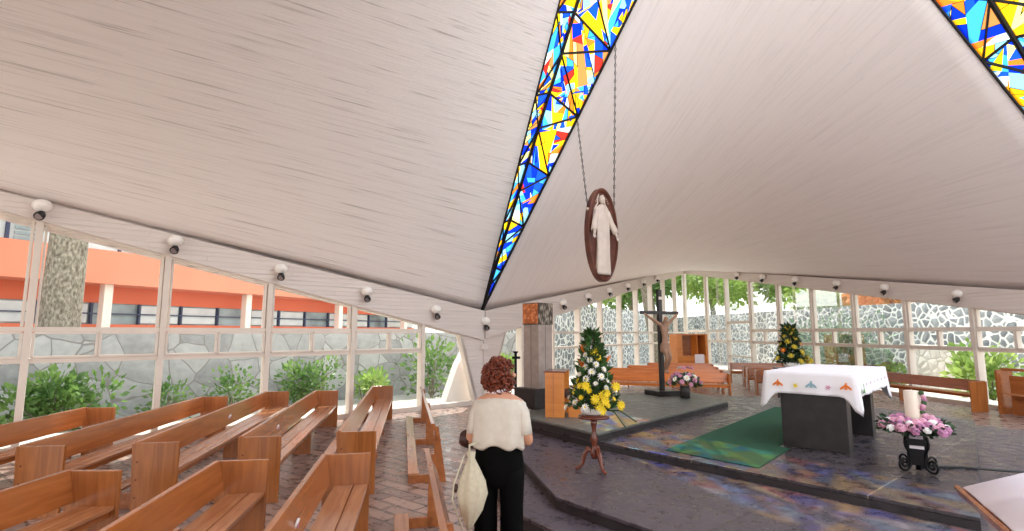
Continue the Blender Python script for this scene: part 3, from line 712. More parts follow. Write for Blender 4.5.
arrangement(fa,None,M['green_leaf'],lambda r:cone(r,.05,.9,.28,.04),1100,.08,3)
rng=random.Random(12); pts=[]
for k in range(74):
    t=(k+.5)/74; t=t**1.15; a=k*2.4; r=(.32*(1-t)+.06*t)*rng.uniform(.85,1.08); z=.06+.66*t
    key='yellow' if k%5 in (0,3) else 'white'
    pts.append(('blossom',key,Vector((r*math.cos(a),r*math.sin(a),z)),Vector((math.cos(a),math.sin(a),.5)),rng.uniform(.8,1.5)))
for (x,z,sc) in ((.02,.06,2.2),(.08,.12,2.3),(-.02,.14,2.2),(.05,.02,2.1),(.1,.2,2.),(-.12,.28,2.1),(.2,.27,2.2),(.25,.08,2.)):
    pts.append(('blossom','yellow',Vector((x,-.26-.05*abs(x),z+.06)),Vector((x,-1,.2)),sc*.8))
put_heads(fa,{'yellow':(daisy('y','y',layers=2),[M['yellow'],M['yellow']]),'white':(daisy('w','w',layers=2),[M['white_petal'],M['yellow']])},pts)
for k,(x,y,z,dx) in enumerate(((-.1,-.03,.72,-.3),(-.04,.0,.86,-.1),(-.12,-.08,.55,-.5),(.03,.04,.82,.2),(.14,-.05,.6,.8))):
    m=MB(); m.tube([(x*.3,y*.3,.3),(x,y,z-.04)],.006,6,1); 
    for q in range(5): m.add([(x,y,z-.05),(x+.02*dx+.012*(q-2),y+.01,z+.01),(x+.05*dx+.018*(q-2),y,z+.07),(x+.01*dx+.01*(q-2),y-.01,z+.02)],[(0,1,2,3)])
    m.build('orange_bloom',[M['orange_petal'],M['green_leaf']],fa)
for a0,a1 in (((.1,-.1,.06),(.42,-.25,-.04)),((.08,-.15,.1),(.3,-.3,-.1))):
    m=MB(); A=Vector(a0);Bv=Vector(a1); m.tube([A,(A+Bv)/2+Vector((0,0,.06)),Bv],.008,6); m.build('trailing_stem',M['dark_leaf'],fa)
# pink flowers in a vase on the dais
va=empty('flower_vase',(3.46,10.8,.48),0,'dark vase of pink and white flowers beside the foot of the black cross','vase of flowers')
m=MB(); m.lathe([(.05,0),(.1,.01),(.105,.15),(.09,.24)],20); m.build('vase',M['pot'],va,True)
def dome(c,rx,rz):
    def f(rng):
        a=rng.uniform(0,6.28); b=rng.uniform(-.1,1.4); d=Vector((math.cos(a)*math.cos(b),math.sin(a)*math.cos(b),math.sin(b))); r=rng.uniform(.5,1)
        return Vector((c[0]+d.x*rx*r,c[1]+d.y*rx*r,c[2]+d.z*rz*r)),d+Vector((0,0,.3))
    return f
arrangement(va,None,M['green_leaf'],dome((0,0,.24),.28,.18),320,.09,4)
rng=random.Random(2); pts=[]
for k in range(30):
    a=k*2.4; b=.05+1.2*(k/30); d=Vector((math.cos(a)*math.cos(b),math.sin(a)*math.cos(b),math.sin(b)))
    pts.append(('blossom','p' if k%3 else 'w',Vector((d.x*.3,d.y*.3,.26+d.z*.24+(.1 if k>25 else 0))),d,rng.uniform(1.6,2.3)))
put_heads(va,{'p':(daisy('p','p',layers=3),[M['pink'],M['pink']]),'w':(daisy('w','w',layers=2),[M['white_petal'],M['yellow']])},pts)
# plant beyond the altar
st=empty('plant_stand',(7.45,14.2,0),R(-15),'dark low wooden stand under the tall plant beyond the altar','plant stand')
m=MB(); m.box((0,0,.83),(.9,.5,.04)); m.build('stand_top',M['black_wood'],st,False,.005)
for sx_ in (-.36,.36):
    for sy_ in (-.18,.18): m=MB(); m.box((sx_,sy_,.405),(.05,.05,.81)); m.build('leg',M['black_wood'],st)
pl=empty('plant_arrangement',(7.4,14.2,.852),0,'tall green and yellow plant in a white pot on the stand beyond the altar','flower arrangement')
m=MB(); m.lathe([(.12,0),(.19,.02),(.2,.13),(.18,.14)],20); m.build('pot',M['white_petal'],pl,True)
m=MB(); m.tube([(0,0,.1),(.02,0,.5),(-.03,0,.98)],.02,6); m.build('stem',M['dark_leaf'],pl)
arrangement(pl,None,M['dark_leaf'],lambda r:cone(r,.1,1.08,.3,.08),750,.13,8)
rng=random.Random(5); pts=[]
for k in range(34):
    t=(k+.5)/34; a=k*2.4; r=.36*(1-t)+.08
    pts.append(('blossom','y' if k%6 else 'o',Vector((r*math.cos(a),r*math.sin(a),.12+.95*t)),Vector((math.cos(a),math.sin(a),.6)),rng.uniform(2,3.)))
for k in range(7): pts.append(('blossom','y',Vector((.3+.06*(k%3),-.25+.03*k,.08+.06*(k%4))),Vector((.4,-1,.4)),2.6))
put_heads(pl,{'y':(daisy('y','y'),[M['olive_yellow'],M['yellow']]),'o':(daisy('y','y'),[M['orange_petal'],M['yellow']])},pts)

# ------------------------------------------------------------------ paschal candle stand
cs=empty('candle_stand',(4.16,5.62,.37),R(-36),'black wrought iron candle stand with scrolled feet and a small framed plaque','candle stand')
m=MB(); m.box((0,0,.19),(.17,.13,.24)); m.build('cage_body',M['black_iron'],cs,False,.004)
for k in range(4):
    a=k*math.pi/2+math.pi/4
    pts=[(.09,.36),(.125,.335),(.14,.3),(.13,.25),(.1,.2),(.085,.15),(.085,.1)]+[(.16-.075*math.cos(q*.45)*(1-q*.035),.085-.075*math.sin(q*.45)*(1-q*.035)) for q in range(1,24)]
    m=MB(); m.tube([(r*math.cos(a),r*math.sin(a),z) for r,z in pts],.011,8); m.build('scroll_foot',M['black_iron'],cs,True)
m=MB(); m.tube([(0,0,.02),(0,0,.42)],.025,10); m.lathe([(.05,.40),(.12,.43),(.1,.45)],16); m.build('post',M['black_iron'],cs,True)
m=MB(); m.box((0,-.13,.38),(.15,.02,.2)); pq=m.build('plaque_frame',M['black_iron'],cs,False,.003)
M['plaque']=plain('plaque_picture',(150,140,150),.2,0,.4,9)
m=MB(); m.box((0,-.142,.4),(.11,.006,.11)); m.build('plaque_picture',M['plaque'],pq)
m=MB(); m.box((0,-.09,.255),(.12,.02,.03)); m.build('card',M['paper'],cs)
ca=empty('paschal_candle',(4.16,5.62,.822),R(-36),'thick cream paschal candle with a rose garland up its side','candle')
m=MB(); m.lathe([(.07,0),(.072,.01),(.072,.355),(.05,.36)],28); m.lathe([(.002,.36),(.002,.375)],6,mi=0); m.build('candle_body',M['candle'],ca,True)
rng=random.Random(6); pts=[]
for k in range(11): pts.append(('blossom',('p','g','m')[k%3],Vector((.085+.012*math.sin(k),-.04-.01*math.cos(k*2),.02+.032*k)),Vector((.5,-1,.2)),.9))
put_heads(ca,{'p':(lobe(),M['pink']),'m':(lobe(),M['mauve']),'g':(lobe(),M['green_leaf'])},pts)
wr=empty('flower_wreath',(4.16,5.62,.80),R(-36),'ring of pink and mauve roses around the foot of the paschal candle','flower wreath')
def ringf(rng):
    a=rng.uniform(0,6.28); r=rng.uniform(.13,.28); return Vector((r*math.cos(a),r*math.sin(a),rng.uniform(-.04,.06))),Vector((math.cos(a),math.sin(a),rng.uniform(-.4,1)))
arrangement(wr,None,M['dark_leaf'],ringf,420,.07,5)
m=MB(); m.tube([(.2*math.cos(t*.524),.2*math.sin(t*.524),0) for t in range(12)],.045,8,closed=True); m.build('foam_ring',M['dark_leaf'],wr,True)
pts=[]
for k in range(64):
    a=k*2.4; r=.14+.16*((k*7)%64)/64; z=.1-.1*((k*7)%64)/64
    pts.append(('rose',('p','m','w')[(0,1,0,1,2)[k%5]],Vector((r*math.cos(a),r*math.sin(a),z)),Vector((math.cos(a)*r*3,math.sin(a)*r*3,1)),rng.uniform(1.2,1.8)))
put_heads(wr,{'p':(lobe(),M['pink']),'m':(lobe(),M['mauve']),'w':(lobe(),M['white_petal'])},pts)
m=MB(); m.tube([(4.25,5.75,.382),(4.7,5.75,.382),(5.0,5.6,.382),(5.3,5.5,.388)],.012,6); m.tube([(5.3,5.5,.388),(5.5,5.3,.29),(6.5,4.9,.285)],.012,6); o=m.build('cable',M['rubber'],None,True); tag(o,'black cable running from the candle stand to the right over the slabs','cable')

# ------------------------------------------------------------------ crucifix
cx=empty('standing_crucifix',(3.16,11.35,.48),R(24),'tall black standing cross with a carved figure, on the grey dais','crucifix')
m=MB(); m.box((0,0,.05),(.55,.5,.1)); m.build('base',M['black_wood'],cx,False,.01)
m=MB(); m.box((0,0,1.15),(.085,.085,2.12)); m.build('upright',M['black_wood'],cx,False,.004)
m=MB(); m.box((0,0,1.72),(1.0,.06,.07)); m.build('crossbar',M['black_wood'],cx,False,.004)
m=MB(); m.box((0,-.05,2.03),(.1,.01,.06)); m.build('title_plaque',M['figure'],cx)
def skinned(name,verts,edges,rad,mat,parent,sub=2,root=0):
    me=bpy.data.meshes.new(name); me.from_pydata(verts,edges,[]); me.materials.append(mat)
    o=bpy.data.objects.new(name,me); C.objects.link(o)
    if parent: o.parent=parent
    md=o.modifiers.new('skin','SKIN'); 
    lay=me.skin_vertices[0] if me.skin_vertices else None
    if lay is None:
        bpy.context.view_layer.objects.active=o
        lay=me.skin_vertices[0]
    for i,r in enumerate(rad): 
        r=r if isinstance(r,tuple) else (r,r); lay.data[i].radius=r; lay.data[i].use_root=(i==root)
    md.use_smooth_shade=True
    o.modifiers.new('sub','SUBSURF').levels=sub; o.modifiers['sub'].render_levels=sub
    return o
V=[(0,-.13,1.02),(0,-.15,1.2),(0,-.14,1.4),(0,-.14,1.5),(.02,-.17,1.57),(.03,-.18,1.64),
   (-.1,-.12,1.47),(-.27,-.08,1.58),(-.45,-.05,1.7),(.1,-.12,1.47),(.27,-.08,1.58),(.45,-.05,1.7),
   (-.05,-.17,.98),(-.04,-.24,.78),(-.01,-.13,.52),(0,-.17,.46),(.05,-.17,.98),(.05,-.24,.78),(.015,-.14,.52),(.02,-.19,.45)]
Ed=[(0,1),(1,2),(2,3),(3,4),(4,5),(2,6),(6,7),(7,8),(2,9),(9,10),(10,11),(0,12),(12,13),(13,14),(14,15),(0,16),(16,17),(17,18),(18,19)]
Rd=[(.075,.06),(.062,.055),(.085,.06),.032,.05,.045,.042,.03,.022,.042,.03,.022,.055,.042,.025,.022,.055,.042,.025,.022]
skinned('carved_figure',V,Ed,Rd,M['corpus'],cx,2)
m=MB(); m.loft([[(.085*s_*math.cos(a)+.004*math.sin(a*7),-.14+.078*s_*math.sin(a),z+.008*math.sin(3*a)) for a in [k*math.pi/10 for k in range(20)]] for z,s_ in ((1.08,.95),(1.02,1.12),(.94,1.15),(.88,1.1))]); m.build('loincloth',M['corpus'],cx,True)

# ------------------------------------------------------------------ hanging oval medallion
hp=Vector((1.87,10.85,3.8)); hr=R(36)
md=empty('hanging_medallion',hp,hr,'large brown oval plaque with a pale robed figure hanging on two chains','hanging sculpture')
n=48; a_,b_=.44,.99
def oval(s1,y): return [(a_*s1*math.cos(2*math.pi*k/n),y,b_*(s1 if s1>.5 else s1)*math.sin(2*math.pi*k/n)) for k in range(n)]
m=MB(); m.loft([oval(.9,-.03),oval(.9,.06),oval(1,.06),oval(1,-.06),oval(.965,-.075),oval(.93,-.06),oval(.9,-.03)],cap=False); 
m.f.append(tuple(range(n))); m.f.append(tuple(range(n,2*n))[::-1]); m.mi+=[0,0]; m.build('oval_plaque',M['bronze'],md,False,0)
figS=Matrix.Translation((0,0,-.0))@Matrix.Scale(1.12,4)
def robe():
    m=MB(); rings=[]
    for z,rx,ry,ox in ((-.74,.16,.09,-.0),(-.7,.175,.1,0),(-.45,.16,.1,0),(-.2,.15,.1,.01),(.05,.155,.1,.01),(.25,.17,.095,0),(.38,.165,.085,0),(.47,.12,.07,0),(.53,.05,.045,0)):
        rings.append([(ox+rx*math.cos(a)*(1+.07*math.sin(a*6+z*3)),-.09+ry*math.sin(a)*(1+.1*math.sin(a*7)),z) for a in [2*math.pi*k/28 for k in range(28)]])
    m.loft(rings); return m
m=robe(); m.ball((0,-.1,.62),(.06,.07,.085),14)                      # face
m.ball((0,-.175,.61),(.01,.015,.016),6)
fig=m.build('robed_figure',M['figure'],md,True); fig.matrix_basis=Matrix.Translation((-.03,.015,.02))@Matrix.Diagonal((1.2,.75,1.16,1))
m=MB(); m.loft([[(r*math.cos(a),-.075+r*.75*math.sin(a)+.02,z) for a in [R(-20)+R(220)*k/12 for k in range(13)]]+[((r-.02)*math.cos(a),-.075+(r-.02)*.75*math.sin(a)+.02,z) for a in [R(200)-R(220)*k/12 for k in range(13)]] for z,r in ((.1,.22),(.3,.21),(.45,.17),(.55,.1),(.66,.095),(.72,.06))]); m.build('veil',M['figure'],fig,True)
for s_ in (-1,1):
    m=MB(); m.tube([(s_*.12,-.1,.4),(s_*.2,-.13,.2),(s_*.26,-.2,.02)],[.06,.06,.07],10); m.tube([(s_*.25,-.19,.04),(s_*.28,-.23,-.06)],[.03,.025],8)
    for q in range(5): m.tube([(s_*.28+(q-2)*.01,-.23,-.06),(s_*.285+(q-2)*.014,-.25,-.13+.01*abs(q-2))],[.009,.006],6)
    m.build('arm_with_sleeve',M['figure'],fig,True)
for k in range(12):
    pass
m=MB()
for k in range(11):
    a=R(20+14*k); m.ball((.19*math.cos(a),-.03,.62+.2*math.sin(a)),(.014,.01,.014),6)
m.build('halo_studs',M['figure'],md,True)
Rz=Matrix.Rotation(hr,4,'Z')
for sgn,top in ((-1,Vector((1.5,11.62,6.62))),(1,Vector((2.28,10.93,8.1)))):
    t=Rz.inverted()@(top-hp); a=Vector((sgn*.385,0,.5)); m=MB(); nn=int((t-a).length/.09); dn=(t-a).normalized(); sd_=dn.orthogonal().normalized(); s2=dn.cross(sd_)
    for k in range(nn):
        c=a+(t-a)*((k+.5)/nn); u=sd_ if k%2 else s2
        m.tube([c+dn*.052*math.cos(q*math.pi/3)+u*.016*math.sin(q*math.pi/3) for q in range(6)],.008,4,closed=True)
    m.build('chain',M['lead'],md,True)
    m=MB(); m.ball(a,.035,8); m.build('chain_hook',M['figure'],md,True)

# ------------------------------------------------------------------ stone pedestal with tabernacle
tp=empty('tabernacle_pillar',(.46,9.5,.48),R(-45),'square stone-clad pillar with a dark base and a copper box on top','pillar')
m=MB(); m.box((-.05,-.05,.17),(.5,.5,.34)); m.build('dark_base',M['stone_dark'],tp,False,.006)
m=MB(); m.box((0,0,.89),(.36,.36,1.1)); m.build('shaft',M['column'],tp,False,.004)
m=MB(); m.box((0,0,1.63),(.385,.385,.38)); m.build('carved_capital',M['carved'],tp,False,.005)
m=MB(); m.box((0,-.196,1.63),(.36,.01,.35)); m.build('copper_panel',M['copper'],tp,False,.003)
# presider chair
ch=empty('wooden_armchair',(.68,8.45,.48),R(-12),'boxy orange wooden seat with tall side panels beside the stone pillar','chair')
m=MB(); m.box((.0,-.08,.34),(.3,.04,.68)); m.build('side_panel',M['wood_orange'],ch,False,.006)
m=MB(); m.box((.02,.46,.34),(.3,.04,.68)); m.build('side_panel',M['wood_orange'],ch,False,.006)
m=MB(); m.box((-.0,.2,.69),(.34,.6,.025)); m.build('top_board',M['wood_red'],ch,False,.006)
m=MB(); m.box((-.02,-.105,.34),(.012,.012,.66)); m.build('edge_strip',M['wood_seat_glare'],ch)
m=MB(); m.box((.24,.2,.34),(.34,.46,.1)); m.build('seat',M['leather'],ch,False,.02)
m=MB(); m.box((.3,.0,.15),(.2,.04,.3)); m.build('leg_panel',M['wood_orange'],ch,False,.004)
# slim black stand behind the woman's head
bs=empty('candle_pole',(.07,10.3,0),0,'slim black pole with a small cross arm behind the woman','candle pole')
m=MB(); m.lathe([(.18,0),(.17,.03),(.03,.05)],16); m.build('base',M['black_iron'],bs)
m=MB(); m.tube([(0,0,.03),(0,0,1.4)],.025,8); m.build('pole',M['black_iron'],bs,True)
m=MB(); m.tube([(-.07,0,1.3),(.09,0,1.3)],.025,8); m.lathe([(.02,1.38),(.05,1.4),(.05,1.42)],10); m.build('cross_arm',M['black_iron'],bs,True)

# ------------------------------------------------------------------ lectern with open book
le=empty('lectern',(2.49,2.50,.27),R(-27),'wooden lectern at the bottom right corner, seen from behind','lectern')
T=Matrix.Translation((0,0,.775))@Matrix.Rotation(R(-22),4,'Y')
m=MB(); m.box((0,0,0),(.62,.78,.025),mat=T); m.build('desk_top',M['wood_orange'],le,False,.004)
m=MB(); m.box((-.31,0,.012),(.02,.78,.05),mat=T); m.build('edge_ledge',M['wood'],le,False,.004)
m=MB(); m.box((.05,0,.38),(.1,.1,.74)); m.build('post',M['wood'],le,False,.004)
m=MB(); m.box((.05,0,.025),(.45,.4,.05)); m.build('base',M['wood'],le,False,.006)
bk=MB(); rr=[]
for i in range(17):
    x=-.36+.72*i/16; z=.03+.018*math.cos((abs(x)-.16)*9); 
    if abs(x)<.03: z-=.012
    rr.append((x,z))
bk.v=[]; 
for y in (-.24,.24):
    for x,z in rr: bk.v.append((x,y,z))
    for x,z in rr: bk.v.append((x,y,.017))
K=17
for i in range(16):
    bk.f+= [(i,i+1,34+i+1,34+i),(K+i+1,K+i,34+K+i,34+K+i+1),(i+1,i,K+i,K+i+1),(34+i,34+i+1,34+K+i+1,34+K+i)]
bk.f+=[(0,34,51,17),(16,33,67,50)]; bk.mi=[0]*len(bk.f)
o=bk.build('open_book',M['paper'],None,True); o.matrix_world=Matrix.Translation((2.49,2.50,.27))@Matrix.Rotation(R(-27),4,'Z')@T@Matrix.Translation((-.05,0,0))@Matrix.Rotation(R(90),4,'Z')
tag(o,'open book with blank pinkish-white pages on the lectern','book')

# ------------------------------------------------------------------ woman
wm=empty('person',(-.09,3.8,0),R(-8),'woman seen from behind with curly auburn hair, cream blouse and black trousers','person')
V=[(0,0,.9),(0,0,1.08),(0,.0,1.22),(0,-.01,1.32),(0,.0,1.38),(0,.02,1.45),(0,.03,1.53),
   (-.1,0,.84),(-.1,.0,.47),(-.1,-.02,.09),(-.1,.1,.03),(.1,0,.84),(.1,.0,.47),(.1,-.02,.09),(.1,.1,.03),
   (-.15,-.01,1.28),(-.205,-.0,1.03),(-.15,.2,.99),(-.1,.27,1.02),(.15,-.01,1.28),(.205,0,1.03),(.15,.2,1.02),(.08,.27,1.05)]
Ed=[(0,1),(1,2),(2,3),(3,4),(4,5),(5,6),(0,7),(7,8),(8,9),(9,10),(0,11),(11,12),(12,13),(13,14),(3,15),(15,16),(16,17),(17,18),(3,19),(19,20),(20,21),(21,22)]
Rd=[(.15,.1),(.12,.09),(.14,.1),(.11,.075),.05,(.076,.086),(.068,.078),.085,.058,.04,.03,.085,.058,.04,.03,.05,.04,.028,.03,.05,.04,.028,.03]
skinned('body',V,Ed,Rd,M['skin'],wm,2)
# face details on the front
m=MB(); m.ball((0,.118,1.475),(.012,.018,.018),8); m.ball((-.028,.1,1.5),(.011,.008,.008),8); m.ball((.028,.1,1.5),(.011,.008,.008),8); m.ball((0,.108,1.44),(.022,.008,.006),8)
for s_ in (-1,1): m.ball((s_*.075,.03,1.49),(.012,.022,.03),8)
ff=m.build('face_features',M['skin'],wm,True); ff.matrix_basis=Matrix.Translation((.012,.025,0))@Matrix.Rotation(R(-62),4,'Z')@Matrix.Translation((0,-.025,0))
for s_,hx in ((-1,-.1),(1,.08)):
    m=MB(); m.ball((hx,.3,1.03),(.035,.04,.018),10)
    for q,(fx,ln) in enumerate(((-.027,.05),(-.01,.062),(.008,.06),(.025,.045))): m.tube([(hx+fx,.325,1.03),(hx+fx,.325+ln*.6,1.028),(hx+fx*.9,.325+ln*.9,1.0)],[.009,.008,.007],7)
    m.tube([(hx-s_*.03,.29,1.035),(hx-s_*.055,.32,1.045),(hx-s_*.06,.345,1.04)],[.011,.009,.008],7)
    m.build('hand',M['skin'],wm,True)
# hair: cap plus many curls
hc=Vector((0,.0,1.475)); rng=random.Random(3)
m=MB(); m.ball((-.012,.004,1.487),(.098,.094,.106),20)
for k in range(420):
    a=rng.uniform(0,6.283); b=rng.uniform(-1.0,1.57); d=Vector((math.cos(a)*math.cos(b),math.sin(a)*math.cos(b),math.sin(b)))
    if d.x*.88+d.y*.47>.62 and d.z<.5: continue
    g_=rng.uniform(.93,1.13); c=hc+Vector((d.x*.104*g_,d.y*.1*g_,d.z*.11*g_)); c.y-=.005
    if d.z<-.3: c.x*=1.12
    ax=Vector((rng.uniform(-1,1),rng.uniform(-1,1),rng.uniform(-1,1))).normalized(); u=ax.orthogonal().normalized(); w=ax.cross(u); r=rng.uniform(.012,.02)
    m.tube([c+ax*(.004*q-.016)+u*r*math.cos(q*1.05)+w*r*math.sin(q*1.05) for q in range(9)],[.002+.0045*math.sin(math.pi*(q+.5)/9) for q in range(9)],5)
m.build('hair',M['hair'],wm,True)
# blouse
m=MB(); rings=[]; n=56
def br(z,rx,ry,oy,sup=1.0,fold=0.,hem=0.):
    out=[]
    for k in range(n):
        a=2*math.pi*k/n; cx_=math.copysign(abs(math.cos(a))**sup,math.cos(a)); sy_=math.copysign(abs(math.sin(a))**sup,math.sin(a))
        f=1+fold*math.sin(a*9+z*5)+fold*.6*math.sin(a*5+2-z*8)
        out.append((rx*cx_*f,oy+ry*sy_*f,z+hem*math.sin(a*7+.5)+hem*.8*(math.sin(3*a))))
    return out
for z,rx,ry,oy,su,fo,he in ((1.0,.18,.135,0,.85,.05,.012),(1.015,.19,.145,0,.85,.05,.01),(1.07,.188,.145,0,.85,.035,.004),(1.16,.19,.135,0,.85,.025,0),(1.24,.192,.125,0,.8,.012,0),(1.29,.188,.115,0,.85,.006,0),(1.318,.155,.098,0,.9,0,0),(1.336,.118,.083,0.01,1,0,0),(1.342,.102,.076,.01,1,0,0)):
    rings.append(br(z,rx,ry,oy,su,fo,he))
m.loft(rings,cap=False); bl=m.build('blouse',M['blouse'],wm,True); so=bl.modifiers.new('s','SOLIDIFY'); so.thickness=.004
for s_ in (-1,1):
    m=MB(); m.loft([[Vector((s_*x,0,z))+Vector((s_*r*.75*math.cos(a),r*1.5*math.sin(a),-r*.3*math.cos(a)*0)) for a in [2*math.pi*k/16 for k in range(16)]] for x,z,r in ((.1,1.3,.04),(.145,1.285,.048),(.168,1.23,.054),(.178,1.15,.056),(.184,1.09,.06))],cap=False); q=m.build('sleeve',M['blouse'],bl,True); so=q.modifiers.new('s','SOLIDIFY'); so.thickness=.004
m=MB(); m.tube([(.074*math.cos(a),.01+.07*math.sin(a),1.375+.012*math.cos(a)) for a in [k*math.pi/8 for k in range(16)]],.017,8,closed=True); m.build('scarf',M['paper'],wm,True)
# trousers
m=MB()
def leg(cx_):
    rr=[]
    for z,rx,ry in ((.04,.082,.1),(.3,.08,.1),(.6,.078,.1),(.78,.085,.115),(.86,.085,.12)):
        rr.append([(cx_+rx*math.cos(a)*(1+.02*math.sin(4*a+z*9)),-.005+ry*math.sin(a),z) for a in [2*math.pi*k/24 for k in range(24)]])
    m.loft(rr)
leg(-.09);leg(.09)
m.loft([[(rx*math.cos(a),-.005+ry*math.sin(a),z) for a in [2*math.pi*k/32 for k in range(32)]] for z,rx,ry in ((.74,.14,.095),(.78,.17,.125),(.88,.174,.135),(.98,.162,.125),(1.06,.145,.11))])
m.build('trousers',M['trouser'],wm,True)
for s_ in (-1,1):
    m=MB(); m.ball((s_*.1,.05,.035),(.05,.13,.045),12); m.build('shoe',M['leather'],wm,True)
m=MB(); m.tube([(-.235,.0,1.06),(-.25,.05,1.02),(-.23,.12,.99),(-.2,.15,.97)],[.045,.05,.045,.03],10); m.build('dark_wrap',M['leather'],wm,True)
bgp=empty('drawstring_bag',(-.285,3.66,.49),R(-10),'cream drawstring cloth bag hanging from the left arm of the woman','bag')
m=MB(); rings=[]
for z,rx,ry in ((0,.008,.008),(.04,.03,.03),(.13,.075,.055),(.24,.1,.07),(.32,.085,.06),(.4,.05,.045),(.46,.022,.022),(.5,.03,.03)):
    rings.append([((rx*(1+.1*math.sin(5*a+z*6)))*math.cos(a)+.02*math.sin(z*5),ry*(1+.12*math.sin(7*a))*math.sin(a),z) for a in [2*math.pi*k/30 for k in range(30)]])
m.loft(rings); m.build('bag_body',M['canvas'],bgp,True)
m=MB(); m.tube([(.0,0,.5),(-.0,.0,.54),(.05,.06,.55)],.008,6); m.tube([(-.03,-.02,.48),(-.09,-.05,.3),(-.1,-.05,.2),(-.02,-.02,-.02),(-.0,0,-.1)],.006,6); m.build('cord',M['canvas'],bgp,True)
m=MB(); m.ball((-.085,-.03,.27),(.02,.02,.03),8); m.build('tag',M['leather'],bgp,True)

# ------------------------------------------------------------------ outside, left
m=MB(); m.box((0,0,-.2),(120,120,.08)); o=m.build('ground',M['paving']); o.location=(0,30,0); struct(o)  # made pale all round as an added reflector, bouncing sun up to the ceiling
def along(P,d,n_,t,o_): return Vector((P.x,P.y,0))+d*t-n_*o_
g0=along(P12,dl,inl,-3,.4); g1=along(P12,dl,inl,19,.4); g2=along(P12,dl,inl,19,1.8); g3=along(P12,dl,inl,-3,1.8)
m=MB(); m.prism([(p.x,p.y) for p in (g0,g1,g2,g3)],-.12,-.02); struct(m.build('path',M['paving']))
a=along(P12,dl,inl,-6,4.2); b=along(P12,dl,inl,22,4.2); c=along(P12,dl,inl,22,4.8); d=along(P12,dl,inl,-6,4.8)
m=MB(); m.prism([(p.x,p.y) for p in (a,b,c,d)],-.15,1.78); struct(m.build('wall_garden_left',M['retaining']))
# orange building
bd=Vector((math.sin(R(26.9)),math.cos(R(26.9)),0)); b0=Vector((-12.9,16.8,0)); bn=Vector((-bd.y,bd.x,0))
rz=math.atan2(bd.y,bd.x)
OB=empty('orange_building',b0,rz,'long orange building with strips of windows seen through the left windows','building')
# local x along facade (away), y = outward away from us (bn)
def bb(name,x0,x1,y0,y1,z0,z1,mat,parent=OB,bev=0): m=MB(); m.box(((x0+x1)/2,(y0+y1)/2,(z0+z1)/2),(x1-x0,y1-y0,z1-z0)); return m.build(name,M[mat],parent,False,bev)
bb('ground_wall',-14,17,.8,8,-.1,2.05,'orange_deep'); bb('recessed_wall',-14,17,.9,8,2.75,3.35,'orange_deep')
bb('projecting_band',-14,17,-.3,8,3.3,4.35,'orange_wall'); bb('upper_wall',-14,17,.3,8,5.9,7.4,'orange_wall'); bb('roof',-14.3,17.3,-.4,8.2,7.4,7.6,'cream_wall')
bb('window_backing',-14,17,1.0,7.9,2.05,2.75,'bldg_glass'); bb('upper_backing',-14,17,.45,7.9,4.35,5.9,'curtain_glass')
for k in range(-2,4):
    bb('column',k*5-.12,k*5+.12,-.1,.2,-.1,3.3,'cream_wall')
for k in range(-10,12):
    x=k*1.45; f=bb('window_frame',x,x+.06,.86,1.0,2.05,2.75,'blue_frame') if True else None
    if k%3!=0: bb('pane',x+.08,x+1.38,.93,.99,2.1,2.7,'curtain_glass',f)
    f=bb('window_frame',x+.4,x+.48,.36,.46,4.35,5.9,'blue_frame')
    if k%4==2:
        m=MB()
        for q in range(9): m.box((x+.9,.4,4.5+q*.15),(.6,.03,.09))
        m.build('louvre',M['bldg_glass'],f)
bb('window_sill_rail',-14,17,.84,.98,2.38,2.42,'blue_frame')
# foliage helpers
def leaves(n,fn,size,mat,name,parent=None,seed=1):
    rng=random.Random(seed); m=MB()
    for _ in range(n):
        p,d=fn(rng); d=d.normalized(); s=d.orthogonal().normalized(); s.rotate(Matrix.Rotation(rng.uniform(0,6.28),3,d)); l=size*rng.uniform(.6,1.4); w=l*.3
        m.add([p,p+d*l*.5+s*w,p+d*l,p+d*l*.5-s*w],[(0,1,2,3)])
    return m.build(name,mat,parent)
def shrub(loc,rx,ry,h,n,mat,label,size=.13,seed=1,cat='shrub',group='garden shrubs'):
    e=empty('garden_shrub',loc,0,label,cat,group); r0=random.Random(seed)
    bl=[(r0.uniform(-rx,rx)*.65,r0.uniform(-ry,ry)*.6,h*r0.uniform(.25,.75),r0.uniform(.3,.5)*h) for _ in range(9)]
    m=MB()
    for x,y,z,r in bl: m.tube([(0,0,0),(x*.5,y*.5,z*.5),(x,y,z)],[.03,.02,.01],5)
    m.build('stems',M['bark'],e)
    def f(r):
        x,y,z,rr=r.choice(bl); u=Vector((r.gauss(0,1),r.gauss(0,1),r.gauss(0,1))).normalized(); q=rr*r.random()**.4
        p=Vector((x,y,z))+u*q; p.z=max(.03,p.z); return p,u+Vector((0,0,.4))
    leaves(n,f,size,mat,'foliage',e,seed); return e
